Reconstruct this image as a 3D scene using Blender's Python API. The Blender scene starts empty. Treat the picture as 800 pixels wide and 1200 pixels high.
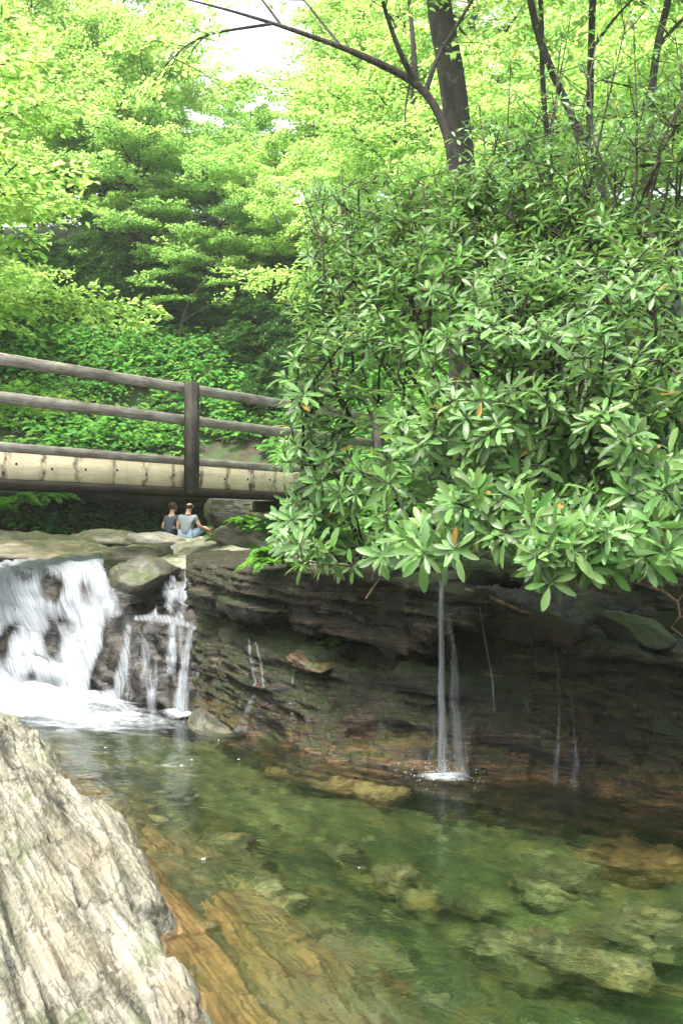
import bpy, math, random
import numpy as np
from mathutils import Vector, Matrix
from mathutils.bvhtree import BVHTree

R = math.radians
scene = bpy.context.scene
HAZE = 0.0007
COL = scene.collection
rng = np.random.default_rng(7)
random.seed(7)

# ------------------------------------------------------------------ camera
CAMZ = 2.2
FPX = 1178.0
PITCH = math.atan(20.0 / FPX)
cam_d = bpy.data.cameras.new('camera')
cam = bpy.data.objects.new('camera', cam_d)
COL.objects.link(cam)
cam.location = (0, 0, CAMZ)
cam.rotation_euler = (R(90) + PITCH, 0, 0)
cam_d.sensor_fit = 'VERTICAL'
cam_d.sensor_height = 36.0
cam_d.lens = FPX / 1200.0 * 36.0
cam_d.clip_start = 0.05
cam_d.clip_end = 2000
scene.camera = cam
CP, SP = math.cos(PITCH), math.sin(PITCH)


def P(px, py, d):
    """a point seen at photo pixel (px, py), d metres ahead"""
    a = (px - 400.0) / FPX
    b = (600.0 - py) / FPX
    y, z = CP - SP * b, SP + CP * b
    k = d / y
    return np.array((a * k, d, CAMZ + z * k))


def ray(px, py):
    v = P(px, py, 1.0) - np.array((0, 0, CAMZ))
    return Vector(v).normalized()


def project(V):
    V = np.asarray(V, float)
    X, Y, Z = V[:, 0], V[:, 1], V[:, 2] - CAMZ
    f = Y * CP + Z * SP
    u = -Y * SP + Z * CP
    f = np.maximum(f, 1e-3)
    return 400 + FPX * X / f, 600 - FPX * u / f


# ------------------------------------------------------------------ noise
def _h(ix, iy, iz, seed):
    with np.errstate(over='ignore'):
        h = (ix.astype(np.uint32) * np.uint32(374761393)) ^ (iy.astype(np.uint32) * np.uint32(668265263)) ^ \
            (iz.astype(np.uint32) * np.uint32(2246822519)) ^ np.uint32(seed * 3266489917 & 0xffffffff)
        h = (h ^ (h >> np.uint32(15))) * np.uint32(2246822519)
        h = (h ^ (h >> np.uint32(13))) * np.uint32(3266489917)
        h = h ^ (h >> np.uint32(16))
    return h.astype(np.float64) / 4294967295.0 * 2 - 1


def noise(p, seed=0):
    p = np.asarray(p, float)
    f = np.floor(p)
    i = f.astype(np.int64)
    t = p - f
    t = t * t * t * (t * (t * 6 - 15) + 10)
    x, y, z = i[:, 0], i[:, 1], i[:, 2]
    r = 0
    for dx in (0, 1):
        wx = t[:, 0] if dx else 1 - t[:, 0]
        for dy in (0, 1):
            wy = t[:, 1] if dy else 1 - t[:, 1]
            for dz in (0, 1):
                wz = t[:, 2] if dz else 1 - t[:, 2]
                r = r + wx * wy * wz * _h(x + dx, y + dy, z + dz, seed)
    return r


def fbm(p, octv=4, seed=0, gain=0.5):
    p = np.asarray(p, float)
    a, s, r = 1.0, 0.0, 0
    for k in range(octv):
        r = r + a * noise(p * (2.0 ** k) + 17.3 * k, seed + k)
        s += a
        a *= gain
    return r / s


def sstep(a, b, x):
    t = np.clip((np.asarray(x, float) - a) / (b - a), 0, 1)
    return t * t * (3 - 2 * t)


# ------------------------------------------------------------------ mesh helpers
class MB:
    def __init__(self):
        self.V, self.F, self.n = [], [], 0

    def add(self, V, F):
        V = np.asarray(V, float).reshape(-1, 3)
        self.V.append(V)
        for f in (F if isinstance(F, list) else [F]):
            f = np.asarray(f, np.int64)
            if len(f):
                self.F.append(f + self.n)
        self.n += len(V)
        return self

    def mesh(self, name, mat, smooth=True):
        me = bpy.data.meshes.new(name)
        V = np.concatenate(self.V) if self.V else np.zeros((0, 3))
        me.vertices.add(len(V))
        me.vertices.foreach_set('co', V.astype(np.float32).ravel())
        li = np.concatenate([f.ravel() for f in self.F]) if self.F else np.zeros(0, int)
        tot = np.concatenate([np.full(len(f), f.shape[1]) for f in self.F]) if self.F else np.zeros(0, int)
        me.loops.add(len(li))
        me.loops.foreach_set('vertex_index', li.astype(np.int32))
        me.polygons.add(len(tot))
        st = np.concatenate([[0], np.cumsum(tot)[:-1]]) if len(tot) else tot
        me.polygons.foreach_set('loop_start', st.astype(np.int32))
        me.update(calc_edges=True)
        me.validate()
        if smooth and len(tot):
            me.polygons.foreach_set('use_smooth', np.ones(len(me.polygons), bool))
        me.materials.append(mat)
        return me

    def build(self, name, mat, parent=None, smooth=True):
        o = bpy.data.objects.new(name, self.mesh(name, mat, smooth))
        COL.objects.link(o)
        if parent is not None:
            o.parent = parent
        return o


def tag(o, label=None, cat=None, group=None, kind=None):
    if label:
        o['label'] = label
    if cat:
        o['category'] = cat
    if group:
        o['group'] = group
    if kind:
        o['kind'] = kind
    return o


def empty(name, loc=(0, 0, 0), rz=0.0, label=None, cat=None, group=None, s=1.0):
    o = bpy.data.objects.new(name, None)
    COL.objects.link(o)
    o.location = loc
    o.rotation_euler = (0, 0, rz)
    o.scale = (s, s, s)
    o.empty_display_size = 0.2
    return tag(o, label, cat, group)


def copy_tree(root, loc, rz, s, label):
    r = root.copy()
    COL.objects.link(r)
    r.location = loc
    r.rotation_euler = (0, 0, rz)
    r.scale = (s, s, s)
    r['label'] = label
    for ch in list(root.children):
        c = ch.copy()
        COL.objects.link(c)
        c.parent = r
    return r


def grid_faces(nu, nv):
    i = np.arange(nu - 1)[:, None] * nv + np.arange(nv - 1)[None, :]
    i = i.ravel()
    return np.stack([i, i + 1, i + nv + 1, i + nv], 1)


def tube(mb, pts, rad, ns=7, cap=True):
    pts = np.asarray(pts, float)
    n = len(pts)
    rad = np.broadcast_to(np.asarray(rad, float), (n,))
    T = np.gradient(pts, axis=0)
    T /= np.linalg.norm(T, axis=1)[:, None] + 1e-9
    ref = np.array((0.31, 0.17, 0.93)) if abs(T[0][2]) < 0.8 else np.array((0.9, 0.3, 0.1))
    A = np.cross(T, ref)
    A /= np.linalg.norm(A, axis=1)[:, None] + 1e-9
    B = np.cross(T, A)
    a = np.linspace(0, 2 * np.pi, ns, endpoint=False)
    V = pts[:, None, :] + rad[:, None, None] * (np.cos(a)[None, :, None] * A[:, None, :] + np.sin(a)[None, :, None] * B[:, None, :])
    i = np.arange(n - 1)[:, None] * ns
    j = np.arange(ns)[None, :]
    F = np.stack([i + j, i + (j + 1) % ns, i + ns + (j + 1) % ns, i + ns + j], -1).reshape(-1, 4)
    V = V.reshape(-1, 3)
    if cap:
        V = np.vstack([V, pts[-1:] + T[-1:] * rad[-1] * 0.5])
        k = (n - 1) * ns
        cf = np.stack([k + np.arange(ns), k + (np.arange(ns) + 1) % ns, np.full(ns, n * ns)], 1)
        mb.add(V, [F, cf])
    else:
        mb.add(V, F)


def box(mb, c, hx, hy, hz, ex=(1, 0, 0), ey=(0, 1, 0), ez=(0, 0, 1), bev=0.0):
    c, ex, ey, ez = (np.asarray(v, float) for v in (c, ex, ey, ez))
    bm_v = []
    b = bev
    sg = [(-1, -1), (1, -1), (1, 1), (-1, 1)]
    rings = []
    prof = [(-hz, -b), (-hz + b, 0), (hz - b, 0), (hz, -b)] if b > 0 else [(-hz, 0), (hz, 0)]
    for z, ins in prof:
        ring = []
        for sx, sy in sg:
            ring.append(c + ex * sx * (hx + ins) + ey * sy * (hy + ins) + ez * z)
        rings.append(ring)
    V = np.array([p for r_ in rings for p in r_])
    F = []
    for k in range(len(rings) - 1):
        for j in range(4):
            F.append((k * 4 + j, k * 4 + (j + 1) % 4, k * 4 + 4 + (j + 1) % 4, k * 4 + 4 + j))
    F.append((3, 2, 1, 0))
    m = (len(rings) - 1) * 4
    F.append((m, m + 1, m + 2, m + 3))
    mb.add(V, np.array(F))


def norm(v):
    return v / (np.linalg.norm(v, axis=-1, keepdims=True) + 1e-9)


def leaves_detailed(mb, P0, D, U, L, W, droop, fold=0.25):
    """curved, folded leaf blades (obovate): 8 faces each"""
    N = len(P0)
    D = norm(D)
    S = norm(np.cross(D, U))
    U = norm(np.cross(S, D))
    ts = np.array((0.0, 0.14, 0.42, 0.72, 0.92, 1.0))
    ws = np.array((0.05, 0.10, 0.78, 1.0, 0.55, 0.04))
    rows = []
    for t, w in zip(ts, ws):
        c = P0 + D * (L * t)[:, None] - U * (droop * L * t * t)[:, None]
        hw = (W * 0.5 * w)[:, None]
        lift = U * (hw * fold)
        rows += [c - S * hw + lift, c, c + S * hw + lift]
    V = np.stack(rows, 1)
    k = len(ts) * 3
    base = (np.arange(N) * k)[:, None]
    fs = []
    for r in range(len(ts) - 1):
        a = r * 3
        fs.append(np.array((a, a + 1, a + 4, a + 3)))
        fs.append(np.array((a + 1, a + 2, a + 5, a + 4)))
    F = np.concatenate([base + f[None, :] for f in fs])
    mb.add(V.reshape(-1, 3), F)


def leaves_simple(mb, P0, D, U, L, W, fold=0.15):
    """small pointed leaf: two bent quads"""
    N = len(P0)
    D = norm(D)
    S = norm(np.cross(D, U))
    U = norm(np.cross(S, D))
    L = L[:, None]
    W = W[:, None]
    m1 = P0 + D * L * 0.42
    V = np.stack([P0, P0 + D * L * 0.30 + S * W * 0.46 + U * W * fold, P0 + D * L * 0.66 + S * W * 0.36 + U * W * fold,
                  P0 + D * L - U * L * 0.10, P0 + D * L * 0.66 - S * W * 0.36 + U * W * fold,
                  P0 + D * L * 0.30 - S * W * 0.46 + U * W * fold], 1)
    b = (np.arange(N) * 6)[:, None]
    F = np.concatenate([b + np.array((0, 1, 2, 3))[None], b + np.array((0, 3, 4, 5))[None]])
    mb.add(V.reshape(-1, 3), F)


# ------------------------------------------------------------------ materials
class NT:
    def __init__(self, name):
        self.m = bpy.data.materials.new(name)
        self.m.use_nodes = True
        self.t = self.m.node_tree
        self.t.nodes.clear()
        self.out = self.t.nodes.new('ShaderNodeOutputMaterial')

    def n(self, typ, ins=None, **kw):
        nd = self.t.nodes.new('ShaderNode' + typ)
        for k, v in kw.items():
            setattr(nd, k, v)
        for k, v in (ins or {}).items():
            self.set(nd.inputs[k], v)
        return nd

    def set(self, sock, v):
        if isinstance(v, bpy.types.NodeSocket):
            self.t.links.new(v, sock)
        elif isinstance(v, bpy.types.Node):
            self.t.links.new(v.outputs[0], sock)
        else:
            if isinstance(v, (tuple, list)) and len(v) == 3 and sock.type == 'RGBA':
                v = (*v, 1)
            sock.default_value = v

    def ramp(self, fac, stops, interp='LINEAR'):
        nd = self.t.nodes.new('ShaderNodeValToRGB')
        nd.color_ramp.interpolation = interp
        e = nd.color_ramp.elements
        while len(e) < len(stops):
            e.new(0.5)
        for el, (p, c) in zip(e, stops):
            el.position = p
            c = (c, c, c) if isinstance(c, (int, float)) else c
            el.color = (*c, 1)
        self.set(nd.inputs[0], fac)
        return nd.outputs[0]

    def mix(self, f, a, b, mode='MIX'):
        nd = self.t.nodes.new('ShaderNodeMix')
        nd.data_type = 'RGBA'
        nd.blend_type = mode
        self.set(nd.inputs[0], f)
        self.set(nd.inputs[6], a)
        self.set(nd.inputs[7], b)
        return nd.outputs[2]

    def math(self, op, a, b=0.0, clamp=False):
        nd = self.t.nodes.new('ShaderNodeMath')
        nd.operation = op
        nd.use_clamp = clamp
        self.set(nd.inputs[0], a)
        self.set(nd.inputs[1], b)
        return nd.outputs[0]

    def noise(self, vec, scale, detail=5, rough=0.55, dist=0.0):
        nd = self.n('TexNoise', {'Vector': vec, 'Scale': scale, 'Detail': detail, 'Roughness': rough, 'Distortion': dist})
        return nd.outputs[0]

    def mapping(self, vec, rot=(0, 0, 0), scale=(1, 1, 1), loc=(0, 0, 0)):
        if any(rot):                                   # turn first, stretch after
            vec = self.n('Mapping', {'Vector': vec, 'Rotation': rot}).outputs[0]
        return self.n('Mapping', {'Vector': vec, 'Scale': scale, 'Location': loc}).outputs[0]

    def coord(self):
        return self.n('TexCoord').outputs['Object']

    def bump(self, h, strength, dist, normal=None):
        b = self.n('Bump', {'Strength': strength, 'Distance': dist, 'Height': h})
        if normal is not None:
            self.set(b.inputs['Normal'], normal)
        return b.outputs[0]

    def done(self, shader):
        self.t.links.new(shader.outputs[0] if isinstance(shader, bpy.types.Node) else shader, self.out.inputs[0])
        return self.m


def rock_material(name, stops, rot=(0, 0, 0), stretch=(0.5, 0.5, 5.0), accent=None, acc_amt=0.5, moss=(0.05, 0.09, 0.015),
                  moss_amt=0.4, rough=(0.35, 0.75), fine=9.0, bump=0.6, line=None, spec=0.5, moss_up=0.55, under=None, soil=None, band=None, patch=None):
    N = NT(name)
    co = N.coord()
    st = N.mapping(co, rot, stretch)
    n1 = N.noise(st, 1.6, 8, 0.62, 0.6)
    n2 = N.noise(co, 2.3, 6, 0.6, 0.3)
    n3 = N.noise(co, fine * 4, 6, 0.7)
    n4 = N.noise(N.mapping(co, rot, (stretch[0] * 1.5, stretch[1] * 1.5, stretch[2] * 3)), 3.1, 6, 0.65, 0.8)
    f = N.math('ADD', N.math('MULTIPLY', n1, 0.6), N.math('MULTIPLY', n4, 0.4))
    f = N.math('ADD', f, N.math('MULTIPLY', N.math('SUBTRACT', n3, 0.5), 0.28))
    col = N.ramp(f, stops)
    if accent:
        m = N.ramp(N.math('ADD', N.math('MULTIPLY', n2, 0.6), N.math('MULTIPLY', n4, 0.4)), [(0.5, 0.0), (0.6, 1.0)])
        col = N.mix(N.math('MULTIPLY', m, acc_amt), col, accent)
    if patch:
        pm_ = N.ramp(N.noise(N.mapping(co, rot, (0.6, 1.3, 1.3)), 1.1, 7, 0.65, 0.5), [(0.55, 0.0), (0.68, 0.55)])
        col = N.mix(pm_, col, N.mix(n3, tuple(c * 0.6 for c in patch), tuple(c * 1.5 for c in patch)))
    if line:
        lm = N.ramp(N.noise(N.mapping(co, rot, (stretch[0], stretch[1], stretch[2] * 1.4)), 2.2, 4, 0.5, 1.0), [(0.475, 0.0), (0.5, 1.0), (0.525, 0.0)])
        col = N.mix(N.math('MULTIPLY', lm, 0.75), col, line)
    if moss:
        up = N.n('SeparateXYZ', {0: N.n('NewGeometry').outputs['Normal']}).outputs[2]
        upm = N.n('MapRange', {0: up, 1: moss_up - 0.5, 2: moss_up + 0.3, 3: 0.0, 4: 1.0}).outputs[0]
        mn = N.ramp(N.noise(co, 1.9, 7, 0.65, 0.4), [(0.60 - 0.25 * moss_amt, 0.0), (0.70 - 0.25 * moss_amt, 1.0)])
        mm = N.math('MULTIPLY', N.math('MULTIPLY', upm, mn), min(1, moss_amt * 2))
        mcol = N.mix(n3, tuple(c * 0.6 for c in moss), tuple(c * 1.9 for c in moss))
        col = N.mix(mm, col, mcol)
    sep = N.n('SeparateXYZ', {0: N.n('NewGeometry').outputs['Position']}).outputs[2]
    if under:                                          # iron-stained, algae-covered rock below the waterline
        um_ = N.ramp(N.math('ADD', sep, N.math('MULTIPLY', N.math('SUBTRACT', n2, 0.5), 0.2)), [(0.0, 1.0), (0.05, 0.0)])
        um_ = N.math('MULTIPLY', um_, N.ramp(N.math('ADD', N.math('ADD', sep, 1.0), N.math('MULTIPLY', N.math('SUBTRACT', n1, 0.5), 0.5)), [(0.35, 0.45), (0.8, 1.0)]))
        uc = N.mix(n1, tuple(c * 0.45 for c in under), tuple(min(0.8, c * 1.5) for c in under))
        uc = N.mix(N.ramp(n4, [(0.4, 0.0), (0.62, 0.8)]), uc, tuple(c * 0.3 for c in under))
        col = N.mix(um_, col, uc)
    if band:                                           # iron stain just above the waterline
        bm_ = N.ramp(N.math('ADD', sep, N.math('MULTIPLY', N.math('SUBTRACT', n2, 0.5), 1.6)), [(0.05, 1.0), (0.42, 0.0)])
        bm_ = N.math('MULTIPLY', bm_, N.math('MULTIPLY', N.ramp(n4, [(0.45, 0.0), (0.56, 1.0)]), N.ramp(n2, [(0.44, 0.15), (0.56, 1.0)])))
        col = N.mix(bm_, col, N.mix(n3, tuple(c * 0.5 for c in band), tuple(c * 1.7 for c in band)))
    if soil:                                           # leaf litter and earth lying on the flat top
        up2 = N.n('SeparateXYZ', {0: N.n('NewGeometry').outputs['Normal']}).outputs[2]
        sm1 = N.math('MULTIPLY', N.ramp(up2, [(0.35, 0.0), (0.6, 1.0)]), N.ramp(N.math('SUBTRACT', sep, 0.9), [(0.62, 0.0), (0.78, 1.0)]))
        col = N.mix(sm1, col, N.mix(n3, tuple(c * 0.5 for c in soil), tuple(c * 1.8 for c in soil)))
    ro = N.n('MapRange', {0: n2, 1: 0.3, 2: 0.7, 3: rough[0], 4: rough[1]}).outputs[0]
    h = N.math('ADD', N.math('MULTIPLY', n4, 0.7), N.math('MULTIPLY', n3, 0.3))
    nb = N.bump(h, bump, 0.05)
    bs = N.n('BsdfPrincipled', {'Base Color': col, 'Roughness': ro, 'Normal': nb, 'Specular IOR Level': spec})
    return N.done(bs)


def leaf_material(name, base, trans, rough=0.45, t=0.4, var=0.25, hue=0.03, spec=0.4, young=None):
    N = NT(name)
    g = N.n('NewGeometry')
    r = g.outputs['Random Per Island']
    oi = N.n('ObjectInfo').outputs['Random']
    r2 = N.math('FRACT', N.math('MULTIPLY', r, 17.31))
    val = N.n('MapRange', {0: r, 1: 0.0, 2: 1.0, 3: 1 - var, 4: 1 + var}).outputs[0]
    hu = N.n('MapRange', {0: r2, 1: 0.0, 2: 1.0, 3: 0.5 - hue, 4: 0.5 + hue}).outputs[0]
    b0, t0 = base, trans
    if young:
        ym = N.ramp(r2, [(0.80, 0.0), (0.9, 1.0)])
        b0 = N.mix(ym, base, young)
        t0 = N.mix(ym, trans, tuple(min(1, c * 1.8) for c in young))
    if young and 'rhodo' in name:                       # a few yellowed and browned leaves
        om = N.ramp(N.math('FRACT', N.math('MULTIPLY', r, 71.7)), [(0.994, 0.0), (0.996, 1.0)])
        b0 = N.mix(om, b0, (0.26, 0.17, 0.03))
        t0 = N.mix(om, t0, (0.35, 0.22, 0.03))
    c1 = N.n('HueSaturation', {'Color': b0, 'Value': val, 'Hue': hu, 'Saturation': 1.0}).outputs[0]
    c2 = N.n('HueSaturation', {'Color': t0, 'Value': val, 'Hue': hu, 'Saturation': 1.0}).outputs[0]
    bs = N.n('BsdfPrincipled', {'Base Color': c1, 'Roughness': rough, 'Specular IOR Level': spec})
    tr = N.n('BsdfTranslucent', {'Color': c2})
    return N.done(N.n('MixShader', {0: t, 1: bs, 2: tr}))


def bark_material(name, dark, light, scale=6.0, moss=None):
    N = NT(name)
    co = N.coord()
    n = N.noise(N.mapping(co, (0, 0, 0), (1, 1, 0.22)), scale, 8, 0.68, 0.6)
    n2 = N.noise(co, 1.7, 5, 0.6)
    col = N.ramp(N.math('ADD', N.math('MULTIPLY', n, 0.65), N.math('MULTIPLY', N.noise(co, 3.3, 7, 0.7), 0.35)), [(0.43, dark), (0.57, light)])
    if moss:
        col = N.mix(N.ramp(n2, [(0.5, 0.0), (0.62, 0.8)]), col, moss)
        col = N.mix(N.ramp(N.noise(co, 4.5, 7, 0.7, 0.5), [(0.56, 0.0), (0.62, 0.8)]), col, (0.10, 0.10, 0.075))
    return N.done(N.n('BsdfPrincipled', {'Base Color': col, 'Roughness': 0.9, 'Normal': N.bump(n, 1.0, 0.07)}))


M = {}
# wet, dark layered wall: strata plunge gently to the right
M['wall'] = rock_material('wet_rock', [(0.38, (0.0012, 0.0010, 0.0007)), (0.46, (0.008, 0.0068, 0.0038)), (0.53, (0.026, 0.021, 0.011)), (0.585, (0.066, 0.053, 0.030)), (0.66, (0.16, 0.13, 0.085))],
                          rot=(0, R(5), R(47)), stretch=(0.5, 0.6, 5.5), accent=(0.055, 0.028, 0.008), acc_amt=0.7, moss=(0.013, 0.020, 0.003), moss_amt=0.8, rough=(0.10, 0.40), bump=1.0, moss_up=0.25, line=(0.0012, 0.001, 0.0008), soil=(0.022, 0.017, 0.009), band=(0.115, 0.058, 0.016), spec=0.42)
M['cascade'] = rock_material('cascade_rock', [(0.38, (0.002, 0.0018, 0.0014)), (0.5, (0.012, 0.010, 0.007)), (0.63, (0.05, 0.042, 0.03))],
                             stretch=(0.8, 0.8, 2.5), accent=(0.035, 0.022, 0.009), acc_amt=0.5, moss=None, rough=(0.15, 0.4), bump=0.8)
ER = math.atan2(-5.0, 2.5)
M['near'] = rock_material('pale_striped_rock', [(0.38, (0.022, 0.02, 0.014)), (0.45, (0.085, 0.08, 0.056)), (0.52, (0.195, 0.188, 0.142)), (0.62, (0.30, 0.285, 0.235))],
                          rot=(0, 0, -ER), stretch=(0.24, 4.5, 2.5), accent=(0.16, 0.165, 0.10), acc_amt=0.4, patch=(0.19, 0.155, 0.10), moss=(0.05, 0.07, 0.016), moss_amt=0.22, rough=(0.6, 0.9), bump=0.7,
                          line=(0.03, 0.028, 0.02), moss_up=0.5, spec=0.3, under=(0.25, 0.155, 0.052))
M['boulder'] = rock_material('mossy_boulder', [(0.3, (0.07, 0.065, 0.05)), (0.5, (0.22, 0.205, 0.155)), (0.7, (0.46, 0.43, 0.35))],
                             rot=(R(-8), R(-10), 0), stretch=(0.7, 0.7, 2.5), accent=(0.24, 0.23, 0.11), acc_amt=0.5, moss=(0.055, 0.075, 0.014), moss_amt=0.5, rough=(0.6, 0.9), moss_up=0.3)
M['pale'] = rock_material('pale_boulder', [(0.35, (0.10, 0.088, 0.065)), (0.5, (0.33, 0.30, 0.235)), (0.64, (0.56, 0.52, 0.43))],
                          stretch=(0.7, 0.7, 2.5), accent=(0.36, 0.28, 0.16), acc_amt=0.4, moss=(0.09, 0.12, 0.025), moss_amt=0.3, rough=(0.55, 0.85))
M['shelf'] = rock_material('stream_slab', [(0.35, (0.05, 0.045, 0.035)), (0.5, (0.22, 0.185, 0.125)), (0.62, (0.46, 0.40, 0.30))],
                           stretch=(0.7, 0.7, 3), accent=(0.26, 0.16, 0.07), acc_amt=0.5, moss=(0.045, 0.06, 0.012), moss_amt=0.4, rough=(0.25, 0.6))
M['wetboulder'] = rock_material('wet_mossy_boulder', [(0.35, (0.012, 0.011, 0.008)), (0.5, (0.042, 0.038, 0.025)), (0.65, (0.12, 0.11, 0.075))],
                               stretch=(0.7, 0.7, 3), accent=(0.10, 0.085, 0.04), acc_amt=0.5, moss=(0.035, 0.048, 0.009), moss_amt=0.45, rough=(0.3, 0.6), moss_up=0.3)
M['darkmoss'] = rock_material('dark_mossy_rock', [(0.3, (0.012, 0.012, 0.009)), (0.5, (0.03, 0.028, 0.02)), (0.7, (0.07, 0.062, 0.045))],
                              moss=(0.03, 0.05, 0.010), moss_amt=1.0, rough=(0.6, 0.9), moss_up=0.1)
M['rust'] = rock_material('rusty_rock', [(0.37, (0.010, 0.007, 0.005)), (0.5, (0.048, 0.026, 0.011)), (0.63, (0.13, 0.072, 0.032))],
                          rot=(0, R(-14), 0), stretch=(0.6, 0.6, 5), accent=(0.10, 0.07, 0.03), acc_amt=0.5, moss=(0.04, 0.06, 0.012), moss_amt=0.3, rough=(0.3, 0.6))
M['sunk'] = rock_material('submerged_stone', [(0.37, (0.02, 0.018, 0.008)), (0.5, (0.11, 0.092, 0.04)), (0.62, (0.34, 0.30, 0.155))],
                          rot=(0, 0, -ER), stretch=(0.5, 2.0, 2.0), accent=(0.30, 0.15, 0.04), acc_amt=0.4, moss=None, rough=(0.7, 0.95), bump=0.5)
M['sunk_orange'] = rock_material('orange_submerged_stone', [(0.37, (0.03, 0.016, 0.006)), (0.5, (0.15, 0.078, 0.022)), (0.62, (0.36, 0.22, 0.08))],
                                 rot=(0, 0, -ER), stretch=(0.5, 2.4, 2.4), accent=(0.42, 0.32, 0.14), acc_amt=0.5, moss=None, rough=(0.7, 0.95), bump=0.6)
M['bed'] = rock_material('pool_bed', [(0.34, (0.018, 0.02, 0.008)), (0.46, (0.06, 0.058, 0.022)), (0.56, (0.13, 0.115, 0.045)), (0.66, (0.34, 0.29, 0.14))],
                         rot=(0, 0, -ER), stretch=(0.4, 1.6, 1.6), accent=(0.26, 0.15, 0.045), acc_amt=0.45, moss=None, rough=(0.8, 0.95), fine=4, bump=0.8)
M['soil'] = rock_material('forest_soil', [(0.3, (0.014, 0.010, 0.006)), (0.5, (0.035, 0.025, 0.015)), (0.7, (0.07, 0.05, 0.03))],
                          stretch=(1, 1, 1), accent=(0.05, 0.05, 0.02), acc_amt=0.4, moss=(0.025, 0.05, 0.01), moss_amt=0.6, rough=(0.85, 0.95))
M['rhodo'] = leaf_material('rhododendron_leaf', (0.088, 0.172, 0.048), (0.21, 0.39, 0.085), rough=0.40, t=0.27, var=0.5, hue=0.02, spec=0.30, young=(0.12, 0.23, 0.05))
M['darkleaf'] = leaf_material('evergreen_leaf', (0.05, 0.12, 0.035), (0.10, 0.24, 0.05), rough=0.4, t=0.2, var=0.4, hue=0.02)
M['maple'] = leaf_material('maple_leaf', (0.15, 0.25, 0.04), (0.50, 0.76, 0.19), rough=0.5, t=0.6, var=0.25, hue=0.025, spec=0.25)
M['birch'] = leaf_material('birch_leaf', (0.12, 0.23, 0.04), (0.42, 0.70, 0.17), rough=0.5, t=0.58, var=0.3, hue=0.025, spec=0.25)
M['under'] = leaf_material('undergrowth_leaf', (0.085, 0.22, 0.045), (0.18, 0.44, 0.07), rough=0.5, t=0.4, var=0.35, hue=0.03, spec=0.3)
M['fern'] = leaf_material('fern_leaf', (0.08, 0.22, 0.025), (0.18, 0.45, 0.04), rough=0.5, t=0.45, var=0.25, hue=0.02, spec=0.3)
M['bark'] = bark_material('bark', (0.004, 0.003, 0.002), (0.04, 0.033, 0.024), 7.0, (0.022, 0.03, 0.012))
M['darkbark'] = bark_material('dark_bark', (0.01, 0.008, 0.006), (0.05, 0.038, 0.026), 9.0)
M['stem'] = bark_material('shrub_stem', (0.012, 0.009, 0.006), (0.065, 0.046, 0.03), 14.0)
M['twig'] = bark_material('bare_twig', (0.10, 0.06, 0.03), (0.30, 0.20, 0.11), 14.0)


def wood_material(name, stops, stain=None, up=False, rough=0.85):
    N = NT(name)
    co = N.coord()
    g = N.noise(N.mapping(co, (0, 0, 0), (34, 34, 1.6) if up else (1.6, 34, 34)), 2.0, 7, 0.65, 0.4)
    b = N.noise(N.mapping(co, (0, 0, 0), (2, 2, 1) if up else (1.0, 2, 2)), 2.6, 6, 0.65, 0.3)
    f = N.math('ADD', N.math('MULTIPLY', g, 0.55), N.math('MULTIPLY', b, 0.45))
    col = N.ramp(f, stops)
    if stain:
        col = stain(N, co, col)
    return N.done(N.n('BsdfPrincipled', {'Base Color': col, 'Roughness': rough, 'Specular IOR Level': 0.2, 'Normal': N.bump(g, 0.25, 0.008)}))


M['rail'] = wood_material('weathered_rail_wood', [(0.34, (0.05, 0.042, 0.033)), (0.44, (0.14, 0.122, 0.098)), (0.54, (0.23, 0.21, 0.175)), (0.66, (0.38, 0.355, 0.31))])
M['post'] = wood_material('dark_post_wood', [(0.34, (0.010, 0.009, 0.008)), (0.5, (0.038, 0.033, 0.028)), (0.68, (0.11, 0.10, 0.085))], up=True)
M['beam'] = wood_material('dark_beam_wood', [(0.3, (0.008, 0.006, 0.005)), (0.5, (0.028, 0.021, 0.015)), (0.72, (0.07, 0.054, 0.04))])
M['deck'] = wood_material('deck_wood', [(0.3, (0.015, 0.012, 0.008)), (0.5, (0.05, 0.038, 0.026)), (0.7, (0.12, 0.095, 0.065))])


def stains(N, co, col):
    # dark run-off stains down the board below every joint of the decking, with a shape of their own
    sx = N.n('SeparateXYZ', {0: co})
    w = N.math('ADD', sx.outputs[0], N.math('MULTIPLY', N.math('SUBTRACT', N.noise(N.mapping(co, (0, 0, 0), (1, 1, 1)), 2.0, 5, 0.6), 0.5), 0.55))
    fr = N.math('ABSOLUTE', N.math('SUBTRACT', N.math('FRACT', N.math('DIVIDE', w, 0.66)), 0.5))
    blot = N.noise(N.mapping(co, (0, 0, 0), (5.0, 1, 2.2)), 2.2, 6, 0.7, 0.5)
    wid = N.math('MULTIPLY', N.math('SUBTRACT', blot, 0.36), N.n('MapRange', {0: N.noise(N.mapping(co, (0, 0, 0), (1, 0, 0)), 0.9, 2), 1: 0.35, 2: 0.65, 3: 0.22, 4: 0.75}).outputs[0])
    d = N.math('SUBTRACT', fr, wid)
    m = N.ramp(N.math('ADD', d, 0.5), [(0.42, 1.0), (0.545, 0.0)])
    br = N.noise(co, 11.0, 5, 0.7)
    m = N.math('MULTIPLY', m, N.ramp(br, [(0.35, 0.45), (0.6, 1.0)]))
    c = N.mix(m, col, (0.028, 0.018, 0.012))
    g = N.ramp(N.noise(N.mapping(co, (0, 0, 0), (2, 1, 1)), 1.4, 6, 0.65), [(0.55, 0.0), (0.75, 0.4)])
    c = N.mix(g, c, (0.20, 0.14, 0.08))
    # small bolt heads are modelled
    return c


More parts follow.
